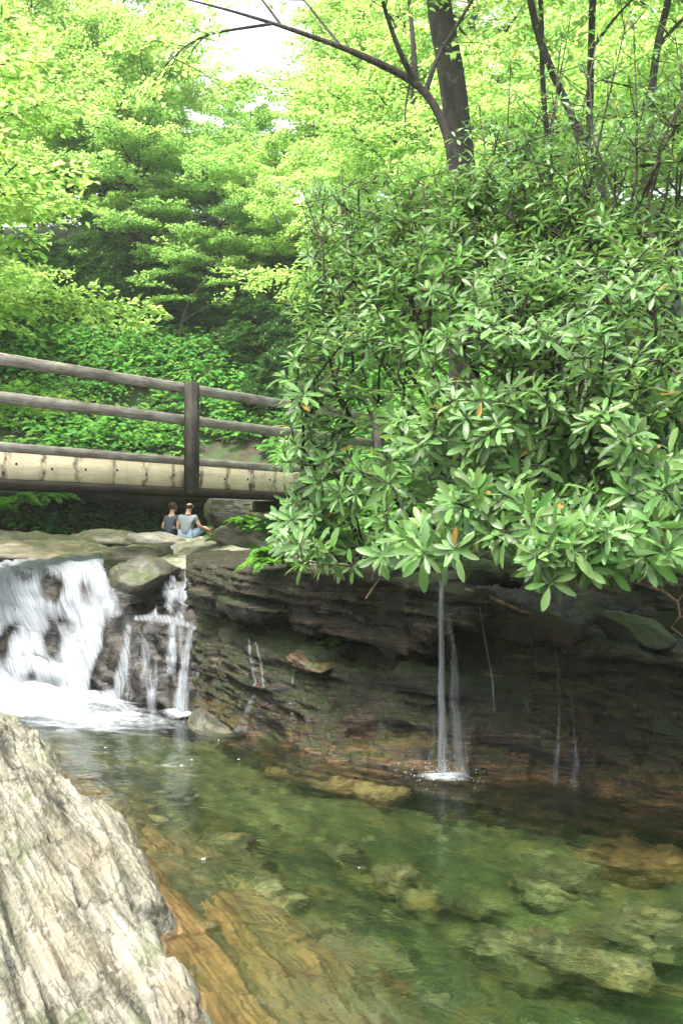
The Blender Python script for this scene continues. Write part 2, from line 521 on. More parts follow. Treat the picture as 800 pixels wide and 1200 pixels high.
M['fascia'] = wood_material('pale_side_board', [(0.3, (0.40, 0.33, 0.20)), (0.5, (0.58, 0.50, 0.33)), (0.7, (0.70, 0.63, 0.46))], stain=stains)
N = NT('bolt_metal')
M['bolt'] = N.done(N.n('BsdfPrincipled', {'Base Color': N.mix(N.noise(N.coord(), 40, 3), (0.02, 0.018, 0.016), (0.07, 0.05, 0.035)), 'Roughness': 0.6, 'Metallic': 0.6}))


def cloth_material(name, c):
    N = NT(name)
    n = N.noise(N.coord(), 14, 5, 0.6)
    col = N.mix(n, tuple(v * 0.82 for v in c), tuple(v * 1.18 for v in c))
    return N.done(N.n('BsdfPrincipled', {'Base Color': col, 'Roughness': 0.9, 'Specular IOR Level': 0.1, 'Normal': N.bump(n, 0.4, 0.01)}))


M['skin'] = cloth_material('skin', (0.55, 0.33, 0.23))
M['hair'] = cloth_material('brown_hair', (0.06, 0.035, 0.02))
M['greyshirt'] = cloth_material('grey_tshirt', (0.27, 0.30, 0.33))
M['navyshirt'] = cloth_material('slate_tshirt', (0.085, 0.105, 0.13))
M['blueshorts'] = cloth_material('light_blue_shorts', (0.36, 0.46, 0.62))
M['darkshorts'] = cloth_material('dark_shorts', (0.03, 0.03, 0.04))

# water -----------------------------------------------------------
N = NT('pool_water')
co = N.coord()
w1 = N.noise(N.mapping(co, (0, 0, R(30)), (1.0, 1.6, 1)), 2.2, 3, 0.5, 0.6)
w2 = N.noise(N.mapping(co, (0, 0, R(-20)), (1.0, 1.5, 1)), 8.0, 3, 0.5, 0.4)
hh = N.math('ADD', N.math('MULTIPLY', w1, 0.75), N.math('MULTIPLY', w2, 0.18))
nb = N.bump(hh, 0.22, 0.10)
gl = N.n('BsdfGlass', {'Color': (1, 1, 1), 'Roughness': 0.0, 'IOR': 1.33, 'Normal': nb})
N.done(gl)
ab = N.n('VolumeAbsorption', {'Color': (0.36, 0.71, 0.36), 'Density': 0.58})
sc_ = N.n('VolumeScatter', {'Color': (0.42, 0.78, 0.42), 'Density': 0.03, 'Anisotropy': 0.2})
ad = N.n('AddShader', {0: ab, 1: sc_})
N.t.links.new(ad.outputs[0], N.out.inputs[1])
M['water'] = N.m

N = NT('shallow_stream_water')
co = N.coord()
fres = N.n('Fresnel', {'IOR': 1.33, 'Normal': N.bump(N.noise(co, 5.0, 4, 0.6, 0.5), 0.5, 0.1)})
M['stream'] = N.done(N.n('MixShader', {0: fres, 1: N.n('BsdfTransparent', {'Color': (0.82, 0.85, 0.72)}),
                                       2: N.n('BsdfGlossy', {'Color': (1, 1, 1), 'Roughness': 0.12})}))


def white_water(name, scale=(26, 3.0), lo=0.40, hi=0.62, attr='cover'):
    """aerated falling water: opaque where the stream is thick, gaps along the flow where it is thin"""
    N = NT(name)
    uv = N.n('UVMap').outputs[0]
    cv = N.n('Attribute', attribute_name=attr).outputs['Fac']
    s1 = N.noise(N.mapping(uv, scale=(scale[0], scale[1], 1)), 1.0, 6, 0.62, 0.35)
    s2 = N.noise(N.mapping(uv, scale=(scale[0] * 0.28, scale[1] * 0.8, 1)), 1.0, 4, 0.55, 0.6)
    s = N.math('ADD', N.math('MULTIPLY', s1, 0.6), N.math('MULTIPLY', s2, 0.4))
    # thick where cover is high
    a = N.math('ADD', s, N.math('SUBTRACT', cv, 0.5))
    al = N.ramp(a, [(lo, 0.0), (hi, 1.0)])
    al = N.math('MULTIPLY', al, N.ramp(cv, [(0.02, 0.0), (0.25, 1.0)]))
    bs = N.n('BsdfPrincipled', {'Base Color': (0.50, 0.54, 0.58), 'Roughness': 0.35, 'Normal': N.bump(s, 1.0, 0.09), 'Specular IOR Level': 0.5})
    tr = N.n('BsdfTranslucent', {'Color': (0.48, 0.53, 0.58)})
    w = N.n('MixShader', {0: 0.35, 1: bs, 2: tr})
    return N.done(N.n('MixShader', {0: al, 1: N.n('BsdfTransparent'), 2: w}))


M['fall'] = white_water('falling_water', (26, 1.1), 0.40, 0.84)
M['ribbon'] = white_water('thin_falling_water', (5, 0.9), 0.30, 0.98)
N = NT('foam')
co = N.coord()
cv = N.n('Attribute', attribute_name='cover').outputs['Fac']
f1 = N.noise(N.mapping(co, (0, 0, R(25)), (1.0, 2.4, 1)), 2.4, 8, 0.68, 0.9)
f2 = N.noise(co, 16, 5, 0.65)
a = N.math('ADD', N.math('ADD', N.math('MULTIPLY', f1, 0.7), N.math('MULTIPLY', f2, 0.3)), N.math('SUBTRACT', cv, 0.5))
al = N.ramp(a, [(0.46, 0.0), (0.95, 1.0)])
al = N.math('MULTIPLY', al, N.ramp(cv, [(0.02, 0.0), (0.2, 1.0)]))
bs = N.n('BsdfPrincipled', {'Base Color': (0.56, 0.60, 0.63), 'Roughness': 0.5, 'Normal': N.bump(f1, 0.6, 0.08)})
SP_ = NT('spray_drops')
M['spray'] = SP_.done(SP_.n('BsdfPrincipled', {'Base Color': (0.75, 0.78, 0.8), 'Roughness': 0.2}))
M['foam'] = N.done(N.n('MixShader', {0: al, 1: N.n('BsdfTransparent'), 2: bs}))

# ------------------------------------------------------------------ ground
def Gz(x, y):
    x = np.asarray(x, float)
    y = np.asarray(y, float)
    r = (x - 0.6) * 0.73 + (y - 9.6) * 0.68
    # the stream leaves towards the back left
    xc = np.where(y < 22, -3.6, -3.6 - (y - 22) * 0.35)
    zr = np.where(r > 1.3, 1.35 + 0.32 * np.maximum(0, r - 2.4) + 0.14 * np.maximum(0, r - 8), -3.0)
    zr = np.where(r > 1.3, 16 * np.tanh(zr / 16), zr)
    right_side = sstep(0.0, 2.0, x - xc - 3.9)
    zr = np.where(y > 13.5, 1.3 + (np.maximum(zr, 1.3) - 1.3) * right_side, zr)
    zb = 1.3 + 21 * np.tanh(0.95 * np.maximum(0, y - 28.6) / 21)
    zl = 1.3 + 18 * np.tanh(0.62 * np.maximum(0, -8.0 - x) / 18)
    up = np.maximum(np.maximum(zb, zl), np.maximum(zr, 1.3))
    pool = (y < 15.2) & (r < 1.3)
    lowbank = -3.0 + 0 * x
    # left pool bank; unseen rise added behind the camera to block low skylight
    lb = np.maximum(0.62 * (-7.2 - x), 0.62 * (-2.5 - y))
    lb = np.where(lb > 0, 16 * np.tanh(lb / 16) - 0.3, -3.0)
    z = np.where(pool, np.maximum(lowbank, lb), up)
    far = np.hypot(x, y - 10)
    return z


gx = np.concatenate([np.linspace(-900, -70, 24), np.linspace(-66, -22, 34), np.linspace(-21, 16, 150), np.linspace(17, 66, 38), np.linspace(70, 900, 24)])
gy = np.concatenate([np.linspace(-900, -40, 22), np.linspace(-36, 4, 40), np.linspace(4.3, 48, 170), np.linspace(49, 90, 36), np.linspace(95, 1500, 26)])
GX, GY = np.meshgrid(gx, gy, indexing='ij')
gxf, gyf = GX.ravel(), GY.ravel()
gz = Gz(gxf, gyf)
gz = gz + np.where(gz > -1, 0.28 * fbm(np.stack([gxf * 0.35, gyf * 0.35, gxf * 0], 1), 5, 3), 0) * np.where(np.hypot(gxf, gyf) < 120, 1, 0)
gmb = MB().add(np.stack([gxf, gyf, gz], 1), grid_faces(len(gx), len(gy))[:, ::-1])
ground = tag(gmb.build('ground', M['soil']), kind='structure')


def bvh_of(o):
    me = o.data
    return BVHTree.FromPolygons([o.matrix_world @ v.co for v in me.vertices], [p.vertices[:] for p in me.polygons])


ground_bvh = bvh_of(ground)


def gh(x, y):
    h = ground_bvh.ray_cast(Vector((x, y, 200)), Vector((0, 0, -1)))
    return h[0].z if h[0] else 0.0


# ------------------------------------------------------------------ lofted rock surfaces
def loft(cols, nu, nv, extra_below=1.2, dense=None):
    us = sorted(cols)
    K = len(cols[us[0]]) + 1
    C = []
    for u in us:
        pts = [P(u, y, d) for y, d in cols[u]]
        b = pts[0].copy()
        b[2] = -extra_below
        b[1] -= 0.35
        b[0] -= 0.15
        C.append([b] + pts)
    C = np.array(C)                                  # (U,K,3)
    # arclength-like parameter along the wall
    base = C[:, 1, :]
    s = np.concatenate([[0], np.cumsum(np.linalg.norm(np.diff(base, axis=0), axis=1))])
    si = np.linspace(0, s[-1], nu) if dense is None else np.concatenate([np.linspace(0, s[-1] * dense, int(nu * 0.88)), np.linspace(s[-1] * dense, s[-1], nu - int(nu * 0.88) + 1)[1:]])
    out = np.zeros((nu, K, 3))
    ms = np.zeros_like(C)                            # Catmull-Rom / Hermite tangents
    ms[1:-1] = (C[2:] - C[:-2]) / (s[2:] - s[:-2])[:, None, None]
    ms[0] = (C[1] - C[0]) / (s[1] - s[0])
    ms[-1] = (C[-1] - C[-2]) / (s[-1] - s[-2])
    for i, v in enumerate(si):
        k = min(len(s) - 2, max(0, np.searchsorted(s, v, side='right') - 1))
        h = s[k + 1] - s[k]
        t = (v - s[k]) / h
        out[i] = (2 * t**3 - 3 * t**2 + 1) * C[k] + (t**3 - 2 * t**2 + t) * h * ms[k] + (-2 * t**3 + 3 * t**2) * C[k + 1] + (t**3 - t**2) * h * ms[k + 1]
    # resample profile by mean segment length
    seg = np.linalg.norm(np.diff(out, axis=1), axis=2).mean(0)
    seg = np.minimum(seg, 1.2)
    q = np.concatenate([[0], np.cumsum(seg)])
    vi = np.linspace(0, q[-1], nv)
    G = np.zeros((nu, nv, 3))
    for j, v in enumerate(vi):
        k = min(len(q) - 2, max(0, np.searchsorted(q, v, side='right') - 1))
        t = (v - q[k]) / (q[k + 1] - q[k])
        G[:, j] = out[:, k] * (1 - t) + out[:, k + 1] * t
    # round the profile corners a little
    for _ in range(2):
        G[:, 1:-1] = 0.25 * G[:, :-2] + 0.5 * G[:, 1:-1] + 0.25 * G[:, 2:]
    return G


def grid_normals(G):
    du = np.gradient(G, axis=0)
    dv = np.gradient(G, axis=1)
    n = np.cross(du, dv)
    return norm(n)


CL = {
    218: [(838, 12.2), (800, 12.5), (775, 12.65), (740, 12.75), (724, 13.0), (708, 13.1), (692, 12.7), (686, 12.25), (665, 12.2), (657, 13.5), (650, 15.5)],
    235: [(842, 11.7), (806, 11.9), (775, 12.05), (742, 12.2), (726, 12.6), (714, 12.75), (702, 12.3), (696, 11.9), (664, 11.9), (656, 13.2), (648, 15.5)],
    260: [(850, 11.27), (815, 11.55), (780, 11.7), (745, 11.9), (730, 12.3), (719, 12.4), (710, 12.0), (705, 11.55), (664, 11.5), (656, 13.0), (646, 15.5)],
    350: [(884, 9.82), (845, 10.25), (810, 10.45), (775, 10.6), (752, 11.0), (740, 11.25), (731, 10.8), (726, 10.35), (668, 10.3), (658, 11.6), (642, 14.5)],
    440: [(898, 9.32), (860, 9.75), (820, 10.0), (785, 10.1), (765, 10.5), (754, 10.6), (746, 10.1), (741, 9.65), (678, 9.55), (666, 10.8), (642, 13.5)],
    510: [(908, 9.0), (870, 9.4), (830, 9.6), (795, 9.7), (772, 9.95), (762, 9.9), (754, 9.4), (749, 9.05), (690, 8.98), (674, 10.0), (646, 12.6)],
    580: [(917, 8.73), (875, 9.05), (830, 9.3), (790, 9.45), (760, 9.45), (740, 9.35), (725, 9.1), (714, 8.88), (704, 8.8), (690, 9.5), (630, 12)],
    660: [(929, 8.39), (885, 8.7), (840, 8.9), (800, 9.0), (775, 8.95), (760, 8.85), (748, 8.68), (739, 8.6), (728, 9.0), (700, 9.8), (620, 11.8)],
    730: [(941, 8.07), (895, 8.35), (850, 8.5), (812, 8.52), (788, 8.47), (774, 8.4), (764, 8.38), (756, 8.5), (745, 9.3), (690, 9.9), (600, 11)],
    800: [(955, 7.74), (905, 8.0), (860, 8.1), (822, 8.1), (799, 8.05), (786, 8.0), (777, 8.0), (769, 8.1), (756, 8.9), (690, 9.5), (580, 10.5)],
    950: [(990, 7.0), (935, 7.25), (885, 7.35), (843, 7.35), (817, 7.3), (802, 7.3), (792, 7.3), (784, 7.4), (770, 8.2), (690, 8.8), (540, 10)],
    1300: [(1091, 5.5), (1020, 5.7), (950, 5.8), (900, 5.8), (872, 5.8), (853, 5.8), (840, 5.8), (830, 5.9), (810, 6.7), (710, 7.4), (500, 9)],
}
G = loft(CL, 900, 420, dense=0.74)
nrm = grid_normals(G)
V = G.reshape(-1, 3)
n = nrm.reshape(-1, 3)
t_al = V[:, 0] * 0.68 - V[:, 1] * 0.73
sq = V[:, 2] + 0.085 * (t_al + 6)                           # height across the layers
def layered(sq, t, V, freq, warp, seed, joint):
    """random in/out step of every rock layer, broken along the wall by upright joints"""
    lay = sq * freq + warp * fbm(V * 0.55 + seed, 3, seed)
    i0 = np.floor(lay)
    fr = lay - i0
    def off(i):
        h = noise(np.stack([i, i * 0 + 7.0, i * 0], 1), seed + 1)
        tc = t * joint + h * 3
        cell = np.floor(tc + 0.25 * fbm(V * 1.3, 2, seed + 2))
        return 0.45 * h + 0.55 * noise(np.stack([cell, i, cell * 0], 1), seed + 3) + 0.4 * noise(np.stack([t * joint * 2, i, t * 0], 1), seed + 4)
    w = sstep(0.84, 1.0, fr)
    return off(i0) * (1 - w) + off(i0 + 1) * w - 0.10 * np.exp(-((fr - 0.9) / 0.07) ** 2)


big = fbm(V * 0.7, 4, 15)
amp = np.clip(0.55 + fbm(V * 0.55 + 5, 3, 16) * 1.6, 0.15, 1.2)
slabzone = sstep(0.2, 0.6, V[:, 2] - 1.25) * sstep(-0.6, 0.0, 1.2 - V[:, 0])
disp = 0.16 * layered(sq, t_al, V, 3.6, 0.6, 21, 0.9) * amp + 0.095 * layered(sq, t_al, V, 10.5, 0.8, 25, 1.8) + 0.040 * layered(sq, t_al, V, 27, 1.0, 65, 3.5) \
    + 0.17 * big + 0.05 * fbm(V * 2.6, 5, 17) + 0.018 * fbm(V * 17, 3, 18)
disp = disp * (1 - 0.72 * slabzone)
# a sloping apron of loose layers near the waterline (stretches out towards the pool)
nf = n.copy()
Vc = V + nf * disp[:, None]
CLIFF = Vc.reshape(G.shape)
cm = MB().add(Vc, grid_faces(*G.shape[:2])[:, ::-1])
cliff = tag(cm.build('cliff', M['wall']), kind='structure')
cliff_bvh = bvh_of(cliff)

CC = {
    -700: [(770, 17.3), (745, 17.4), (725, 17.9), (712, 18.2), (700, 18.5), (688, 18.7), (678, 19.1), (674, 19.8), (668, 23)],
    -160: [(800, 14.5), (770, 14.7), (748, 15.0), (735, 15.35), (712, 15.6), (695, 15.8), (680, 16.1), (672, 16.6), (660, 20)],
    0: [(813, 13.45), (785, 13.6), (760, 13.9), (742, 14.3), (720, 14.5), (700, 14.7), (680, 14.95), (668, 15.5), (656, 19)],
    60: [(818, 13.1), (790, 13.2), (765, 13.45), (748, 13.9), (724, 14.05), (702, 14.2), (680, 14.45), (665, 15.0), (654, 19)],
    120: [(823, 12.78), (795, 12.85), (770, 13.0), (745, 13.25), (724, 13.6), (702, 13.75), (680, 13.95), (664, 14.6), (653, 19)],
    160: [(827, 12.55), (800, 12.6), (770, 12.68), (740, 12.78), (726, 13.1), (710, 13.5), (690, 13.6), (672, 14.0), (655, 18)],
    205: [(834, 12.1), (805, 12.15), (775, 12.22), (742, 12.3), (728, 12.7), (712, 13.1), (690, 13.2), (676, 13.5), (660, 17)],
    245: [(846, 11.5), (815, 11.8), (780, 12.0), (745, 12.3), (730, 12.7), (716, 13.0), (700, 13.1), (682, 13.2), (668, 15)],
}
G = loft(CC, 300, 210, 1.0)
nrm = grid_normals(G)
V, n = G.reshape(-1, 3), nrm.reshape(-1, 3)
lump = fbm(V * 1.5, 3, 31)
lay = V[:, 2] * 3.0 + 0.9 * V[:, 0] + 2.6 * fbm(V * 0.9, 3, 32)
saw = lay - np.floor(lay)
saw = np.where(saw < 0.75, saw / 0.75, (1 - saw) / 0.25)
disp = 0.26 * lump + 0.06 * (saw - 0.5) + 0.11 * fbm(V * np.array((3.2, 3.2, 1.8)), 4, 33) + 0.015 * fbm(V * 15, 3, 34)
top = sstep(1.45, 1.62, V[:, 2])
Vc = V + n * (disp * (1 - 0.6 * top))[:, None]
CG = Vc.reshape(G.shape)
cascade = tag(MB().add(Vc, grid_faces(*G.shape[:2])[:, ::-1]).build('cascade_bedrock', M['cascade']), kind='structure')
cascade_bvh = bvh_of(cascade)
# --- near boulder under the camera: layers run along its waterline
EDGE = np.array([(-7.5, 12.6), (-4.3, 11.25), (-3.25, 10.2), (-2.45, 8.9), (-1.78, 7.45), (-1.25, 6.4), (-1.0, 5.75), (-0.9, 5.2), (-0.62, 4.3), (-0.25, 3.1), (0.1, 1.8), (0.7, 0.2), (1.6, -2.2)])


def edge_dist(x, y):
    """signed distance to the waterline (positive on the rock side, left), and distance along it"""
    best = np.full(x.shape, 1e9)
    sgn = np.ones(x.shape)
    al = np.zeros(x.shape)
    acc = 0.0
    for a, b in zip(EDGE[:-1], EDGE[1:]):
        d = b - a
        L = np.hypot(*d)
        t = np.clip(((x - a[0]) * d[0] + (y - a[1]) * d[1]) / L**2, 0, 1)
        ex, ey = x - a[0] - t * d[0], y - a[1] - t * d[1]
        dist = np.hypot(ex, ey)
        s = np.sign(d[1] * ex - d[0] * ey)            # right of direction -> negative
        m = dist < best
        best = np.where(m, dist, best)
        sgn = np.where(m, np.where(s == 0, 1, s), sgn)
        al = np.where(m, acc + t * L, al)
        acc += L
    return -best * sgn * -1 * -1, al


bx = np.concatenate([np.linspace(-7.6, -4.3, 60), np.linspace(-4.28, 0.3, 480), np.linspace(0.33, 1.8, 24)])
by = np.concatenate([np.linspace(-2.2, 2.4, 80), np.linspace(2.42, 9.0, 600), np.linspace(9.02, 12.4, 180)])
BX, BY = np.meshgrid(bx, by, indexing='ij')
x, y = BX.ravel(), BY.ravel()
q, al = edge_dist(x, y)
if q[np.argmin((x + 4)**2 + (y - 5)**2)] < 0:
    q = -q
ESIGN = 1.0 if edge_dist(np.array([-4.0]), np.array([5.0]))[0][0] > 0 else -1.0
p3 = np.stack([x, y, x * 0], 1)
jb = np.floor((x * 0.447 - y * 0.894) * 1.3 + 0.4 * fbm(p3 * 1.1, 2, 40))
q = q + 0.09 * noise(np.stack([jb, jb * 0, jb * 0], 1), 39) + 0.14 * fbm(p3 * 1.2, 4, 41) + 0.05 * fbm(p3 * 4, 3, 42)
qs = np.maximum(q, 0)
z = 0.30 * (1 - np.exp(-qs / 0.14)) + 0.36 * qs
z = np.where(z > 0.75, 0.75 + 0.55 * (1 - np.exp(-(z - 0.75) / 0.55)), z)
# layers of rock standing on edge, parallel to the waterline
ed = norm(np.array((2.5, -5.0)))
ta = x * ed[0] + y * ed[1]
na = (x * -ed[1] + y * ed[0]) * -1.0
pa = np.stack([ta * 0.30, na * 1.1, x * 0], 1)


def edge_layers(freq, warp, seed, jl):
    lay = na * freq + warp * fbm(pa * 0.9 + seed, 3, seed)
    i0 = np.floor(lay)
    fr = lay - i0
    def off(i):
        h = noise(np.stack([i, i * 0 + 3.0, i * 0], 1), seed + 1)
        cell = np.floor(ta * jl + h * 4 + 0.3 * fbm(p3 * 1.5, 2, seed + 4))
        return 0.5 * h + 0.35 * noise(np.stack([cell, i, i * 0], 1), seed + 2) + 0.5 * noise(np.stack([ta * jl * 1.7, i, i * 0], 1), seed + 3)
    w = sstep(0.7, 1.0, fr)
    return off(i0) * (1 - w) + off(i0 + 1) * w - 0.9 * (np.where(fr < 0.85, fr / 0.85, (1 - fr) / 0.15) - 0.5), np.exp(-((fr - 0.95) / 0.07) ** 2)


m = sstep(0.0, 0.25, q)
o1, g1 = edge_layers(3.2, 0.5, 141, 0.55)
o2, g2 = edge_layers(9.5, 0.9, 151, 1.0)
o3, g3 = edge_layers(26.0, 1.5, 161, 1.8)
crk = np.clip(fbm(pa * 0.8 + 31, 3, 48) * 2 + 0.4, 0, 1)
z = z + m * (0.15 * o1 + 0.062 * o2 + 0.020 * o3 - 0.09 * g1 * crk - 0.04 * g2 * crk + 0.07 * fbm(np.stack([ta * 0.5, na * 0.9, x * 0], 1), 4, 46)
             + 0.035 * fbm(p3 * 4, 4, 47) + 0.012 * fbm(p3 * 18, 3, 49))
s2 = 0.5 + 0.5 * o2
z = np.where(q < 0, np.maximum(-1.8, q * np.interp(y, [3.5, 5, 6, 7, 9], [0.55, 0.55, 0.65, 0.9, 1.0]) + 0.01 + (0.05 * o1 + 0.045 * o2 + 0.02 * o3 + 0.22 * fbm(p3 * 1.6, 4, 171)) * sstep(0, -0.25, q)), z)
keep = (q > -1.9)
idx = np.full(len(x), -1)
nv = len(by)
F = grid_faces(len(bx), nv)
F = F[keep[F].all(1)]
used = np.unique(F)
idx[used] = np.arange(len(used))
nb_ = MB().add(np.stack([x, y, z], 1)[used], idx[F])
near = nb_.build('bank_boulder', M['near'])
tag(near, 'large pale grey striped boulder with green lichen sloping into the pool at the lower left', 'boulder')
near_bvh = bvh_of(near)

# --- pool bed
px_ = np.concatenate([np.linspace(-8.5, -4, 50), np.linspace(-3.97, 4.5, 420), np.linspace(4.55, 9, 40)])
py_ = np.concatenate([np.linspace(-1.5, 3.4, 40), np.linspace(3.43, 12, 420), np.linspace(12.05, 16, 50)])
BX, BY = np.meshgrid(px_, py_, indexing='ij')
x, y = BX.ravel(), BY.ravel()
q, al = edge_dist(x, y)
if q[np.argmin((x + 4)**2 + (y - 5)**2)] < 0:
    q = -q
dw = -((x - 0.55) * 0.73 + (y - 9.3) * 0.68)          # distance out from the wall
dn = -q
p3 = np.stack([x, y, x * 0], 1)
rid = np.abs(fbm(np.stack([al * 0.28, q * 1.5, x * 0], 1), 4, 51))
z = -0.18 - 0.62 * sstep(0.0, 1.3, dn) - 0.55 * sstep(1.0, 2.6, dn)
z = z + 0.75 * sstep(1.6, -0.1, dw) * (0.6 + 0.4 * fbm(p3 * 0.7, 3, 53)) * 1.0
z = np.minimum(z, -0.10)
z = z + 0.20 * fbm(p3 * 0.9, 4, 52) + 0.25 * (0.3 - rid) + 0.03 * fbm(p3 * 5, 4, 54)
z = z + 0.3 * sstep(5.2, 3.2, y) * sstep(0.6, 2.5, dn)   # shallower towards the tail of the pool
z = z + 0.05 * np.abs(fbm(p3 * 3.5, 4, 55)) + 0.03 * fbm(p3 * 9, 3, 56)
z = np.minimum(z, -0.07)
bed = tag(MB().add(np.stack([x, y, z], 1), grid_faces(len(px_), len(py_))).build('pool_bed', M['bed']), kind='structure')
bed_bvh = bvh_of(bed)

# --- pool water: a closed body of water whose surface lies at z = 0
wm = MB()
wx, wy = np.linspace(-8.4, 8.9, 90), np.linspace(-1.4, 15.9, 90)
WX, WY = np.meshgrid(wx, wy, indexing='ij')
p3 = np.stack([WX.ravel(), WY.ravel(), WX.ravel() * 0], 1)
fall_d = np.hypot(p3[:, 0] + 3.6, p3[:, 1] - 13.0)
wz = 0.012 * fbm(p3 * 1.3, 3, 61) * (1 + 2.2 * np.exp(-fall_d / 2.5))
nW = len(p3)
Ft = grid_faces(90, 90)
Vb = p3.copy()
Vb[:, 2] = -2.4
Vt = p3.copy()
Vt[:, 2] = wz
iu = np.arange(90)
ring = np.concatenate([iu * 90, 89 * 90 + iu[1:], (iu[::-1][1:]) * 90 + 89, iu[::-1][1:-1]])
ring2 = np.roll(ring, -1)
side = np.stack([ring, ring2, ring2 + nW, ring + nW], 1)
wm.add(np.vstack([Vt, Vb]), [Ft[:, ::-1], Ft + nW, side])
water = wm.build('water', M['water'])
import bmesh
bm = bmesh.new()
bm.from_mesh(water.data)
bmesh.ops.recalc_face_normals(bm, faces=bm.faces[:])
bm.to_mesh(water.data)
bm.free()
tag(water, kind='structure')

# --- shallow stream above the cascade
sm = MB()
sx, sy = np.linspace(-13, 0.6, 60), np.linspace(15.6, 27.5, 60)
SX, SY = np.meshgrid(sx, sy, indexing='ij')
sp = np.stack([SX.ravel(), SY.ravel(), 1.50 + 0.006 * (SY.ravel() - 15)], 1)
sm.add(sp, grid_faces(60, 60)[:, ::-1])
tag(sm.build('stream', M['stream']), kind='structure')


CB = {
    -700: [(650, 26.5), (632, 28.6), (612, 29.4), (600, 29.4), (592, 28.4), (586, 27.4), (578, 27.2), (570, 27.6), (560, 30.5)],
    -200: [(648, 26.5), (632, 28.8), (612, 29.6), (600, 29.6), (592, 28.6), (586, 27.6), (578, 27.4), (570, 27.8), (560, 30.5)],
    0: [(646, 26.5), (632, 28.8), (612, 29.8), (598, 29.8), (590, 28.8), (584, 27.5), (576, 27.2), (568, 27.6), (558, 30.5)],
    150: [(646, 26.5), (632, 28.8), (612, 29.8), (594, 29.8), (586, 28.8), (580, 27.5), (572, 27.2), (564, 27.6), (554, 30.5)],
    260: [(646, 26.5), (632, 28.6), (612, 29.4), (594, 29.4), (586, 28.6), (580, 27.5), (572, 27.2), (564, 27.6), (552, 30.5)],
    420: [(646, 27.5), (632, 28.6), (612, 29.0), (594, 29.0), (586, 28.6), (580, 28.0), (572, 27.8), (564, 28.0), (552, 30.5)],
}
G = loft(CB, 220, 90, -1.2)
nrm = grid_normals(G)
V, n = G.reshape(-1, 3), nrm.reshape(-1, 3)
V = V + n * (0.35 * fbm(V * 0.6, 4, 35) + 0.15 * fbm(V * 2.0, 4, 36))[:, None]
bank = tag(MB().add(V, grid_faces(*G.shape[:2])[:, ::-1]).build('added_shade_bank', M['darkmoss']), kind='structure')  # overhang in dark rock, added to darken the hollow under the bridge


def hit(px, py, *bvhs):
    o = Vector((0, 0, CAMZ))
    d = ray(px, py)
    best = None
    for b in bvhs:
        h = b.ray_cast(o, d)
        if h[0] is not None and (best is None or h[3] < best[3]):
            best = h
    return best


# ------------------------------------------------------------------ boulders
def ico(sub):
    bm = bmesh.new()
    bmesh.ops.create_icosphere(bm, subdivisions=sub, radius=1.0)
    V = np.array([v.co[:] for v in bm.verts])
    F = np.array([[v.index for v in f.verts] for f in bm.faces])
    bm.free()
    return V, F


ICO3S = ico(2)
ICO = {k: ico(k) for k in (3, 4, 5, 6)}


def boulder(name, c, r, mat, seed, label, rot=(0, 0, 0), flat=0.0, rough=0.22, sub=5, cat='boulder', group=None, angular=0.4, squash=2.4):
    V, F = ICO[sub]
    V = V.copy()
    # superellipsoid-ish block, then cut by random facets
    V = np.sign(V) * np.abs(V) ** (1.0 / (1 + angular * 0.6))
    V = V / np.maximum(1e-6, (np.abs(V) ** squash).sum(1) ** (1 / squash))[:, None]
    g = np.random.default_rng(seed)
    for _ in range(9):
        d = norm(g.normal(size=3))
        h = g.uniform(0.72, 0.95)
        over = np.maximum(0, V @ d - h)
        V = V - over[:, None] * d[None, :] * 0.85
    rr = np.array(r)
    W = V * rr
    s = rr.mean()
    nn = norm(V)
    lay = W[:, 2] / s * 4 + fbm(W / s * 1.5 + seed, 3, seed)
    sw = lay - np.floor(lay)
    W = W + nn * (s * (rough * fbm(W / s * 1.1 + seed * 3.1, 4, seed) + 0.05 * (sw - 0.5) * angular + 0.04 * fbm(W / s * 5, 4, seed + 5)))[:, None]
    if flat:
        W[:, 2] = np.where(W[:, 2] > 0, W[:, 2] * (1 - flat), W[:, 2])
    o = MB().add(W, F).build(name, mat)
    o.location = c
    o.rotation_euler = rot
    return tag(o, label, cat, group)


# the people's rock group above the wall
boulder('flat_rock', P(196, 635, 21.6), (0.85, 0.8, 0.16), M['pale'], 3, 'flat pale slab the two people sit on, jutting out to the left', rot=(0, R(3), R(10)), angular=0.9)
boulder('mossy_boulder', P(243, 651, 19.6), (1.0, 0.8, 0.25), M['boulder'], 4, 'low mossy boulder below the seated man, patched yellow-green', rot=(R(8), R(7), R(-15)))
boulder('round_boulder', P(285, 637, 19.8), (0.60, 0.5, 0.30), M['pale'], 5, 'rounded pale boulder right of the seated man, beside the bright fern', rot=(0, R(14), R(20)))
boulder('tilted_slab', P(292, 656, 17.2), (0.85, 0.9, 0.13), M['boulder'], 6, 'tilted mossy slab lying on top of the dark ledge', rot=(R(4), R(7), 0), angular=0.9)
boulder('rock_step', P(232, 662, 16.4), (0.75, 0.8, 0.14), M['boulder'], 7, 'thin mossy step of rock just above the overhanging ledge', rot=(R(4), R(4), 0), angular=0.9)
boulder('rock_slab', P(70, 650, 18.2), (1.7, 1.6, 0.20), M['shelf'], 8, 'broad flat yellowish slab behind the top of the waterfall', rot=(R(3), R(2), R(12)), angular=0.9)
boulder('wet_slab', P(150, 651, 18.0), (0.70, 0.9, 0.18), M['shelf'], 9, 'smaller rounded wet slab between the waterfall lip and the mossy boulder', rot=(R(3), R(-3), R(-10)), angular=0.6)
boulder('brown_slab', P(20, 637, 22.5), (1.9, 1.2, 0.22), M['shelf'], 10, 'brown stream slab under the left end of the bridge', rot=(R(2), R(3), 0), angular=0.9)
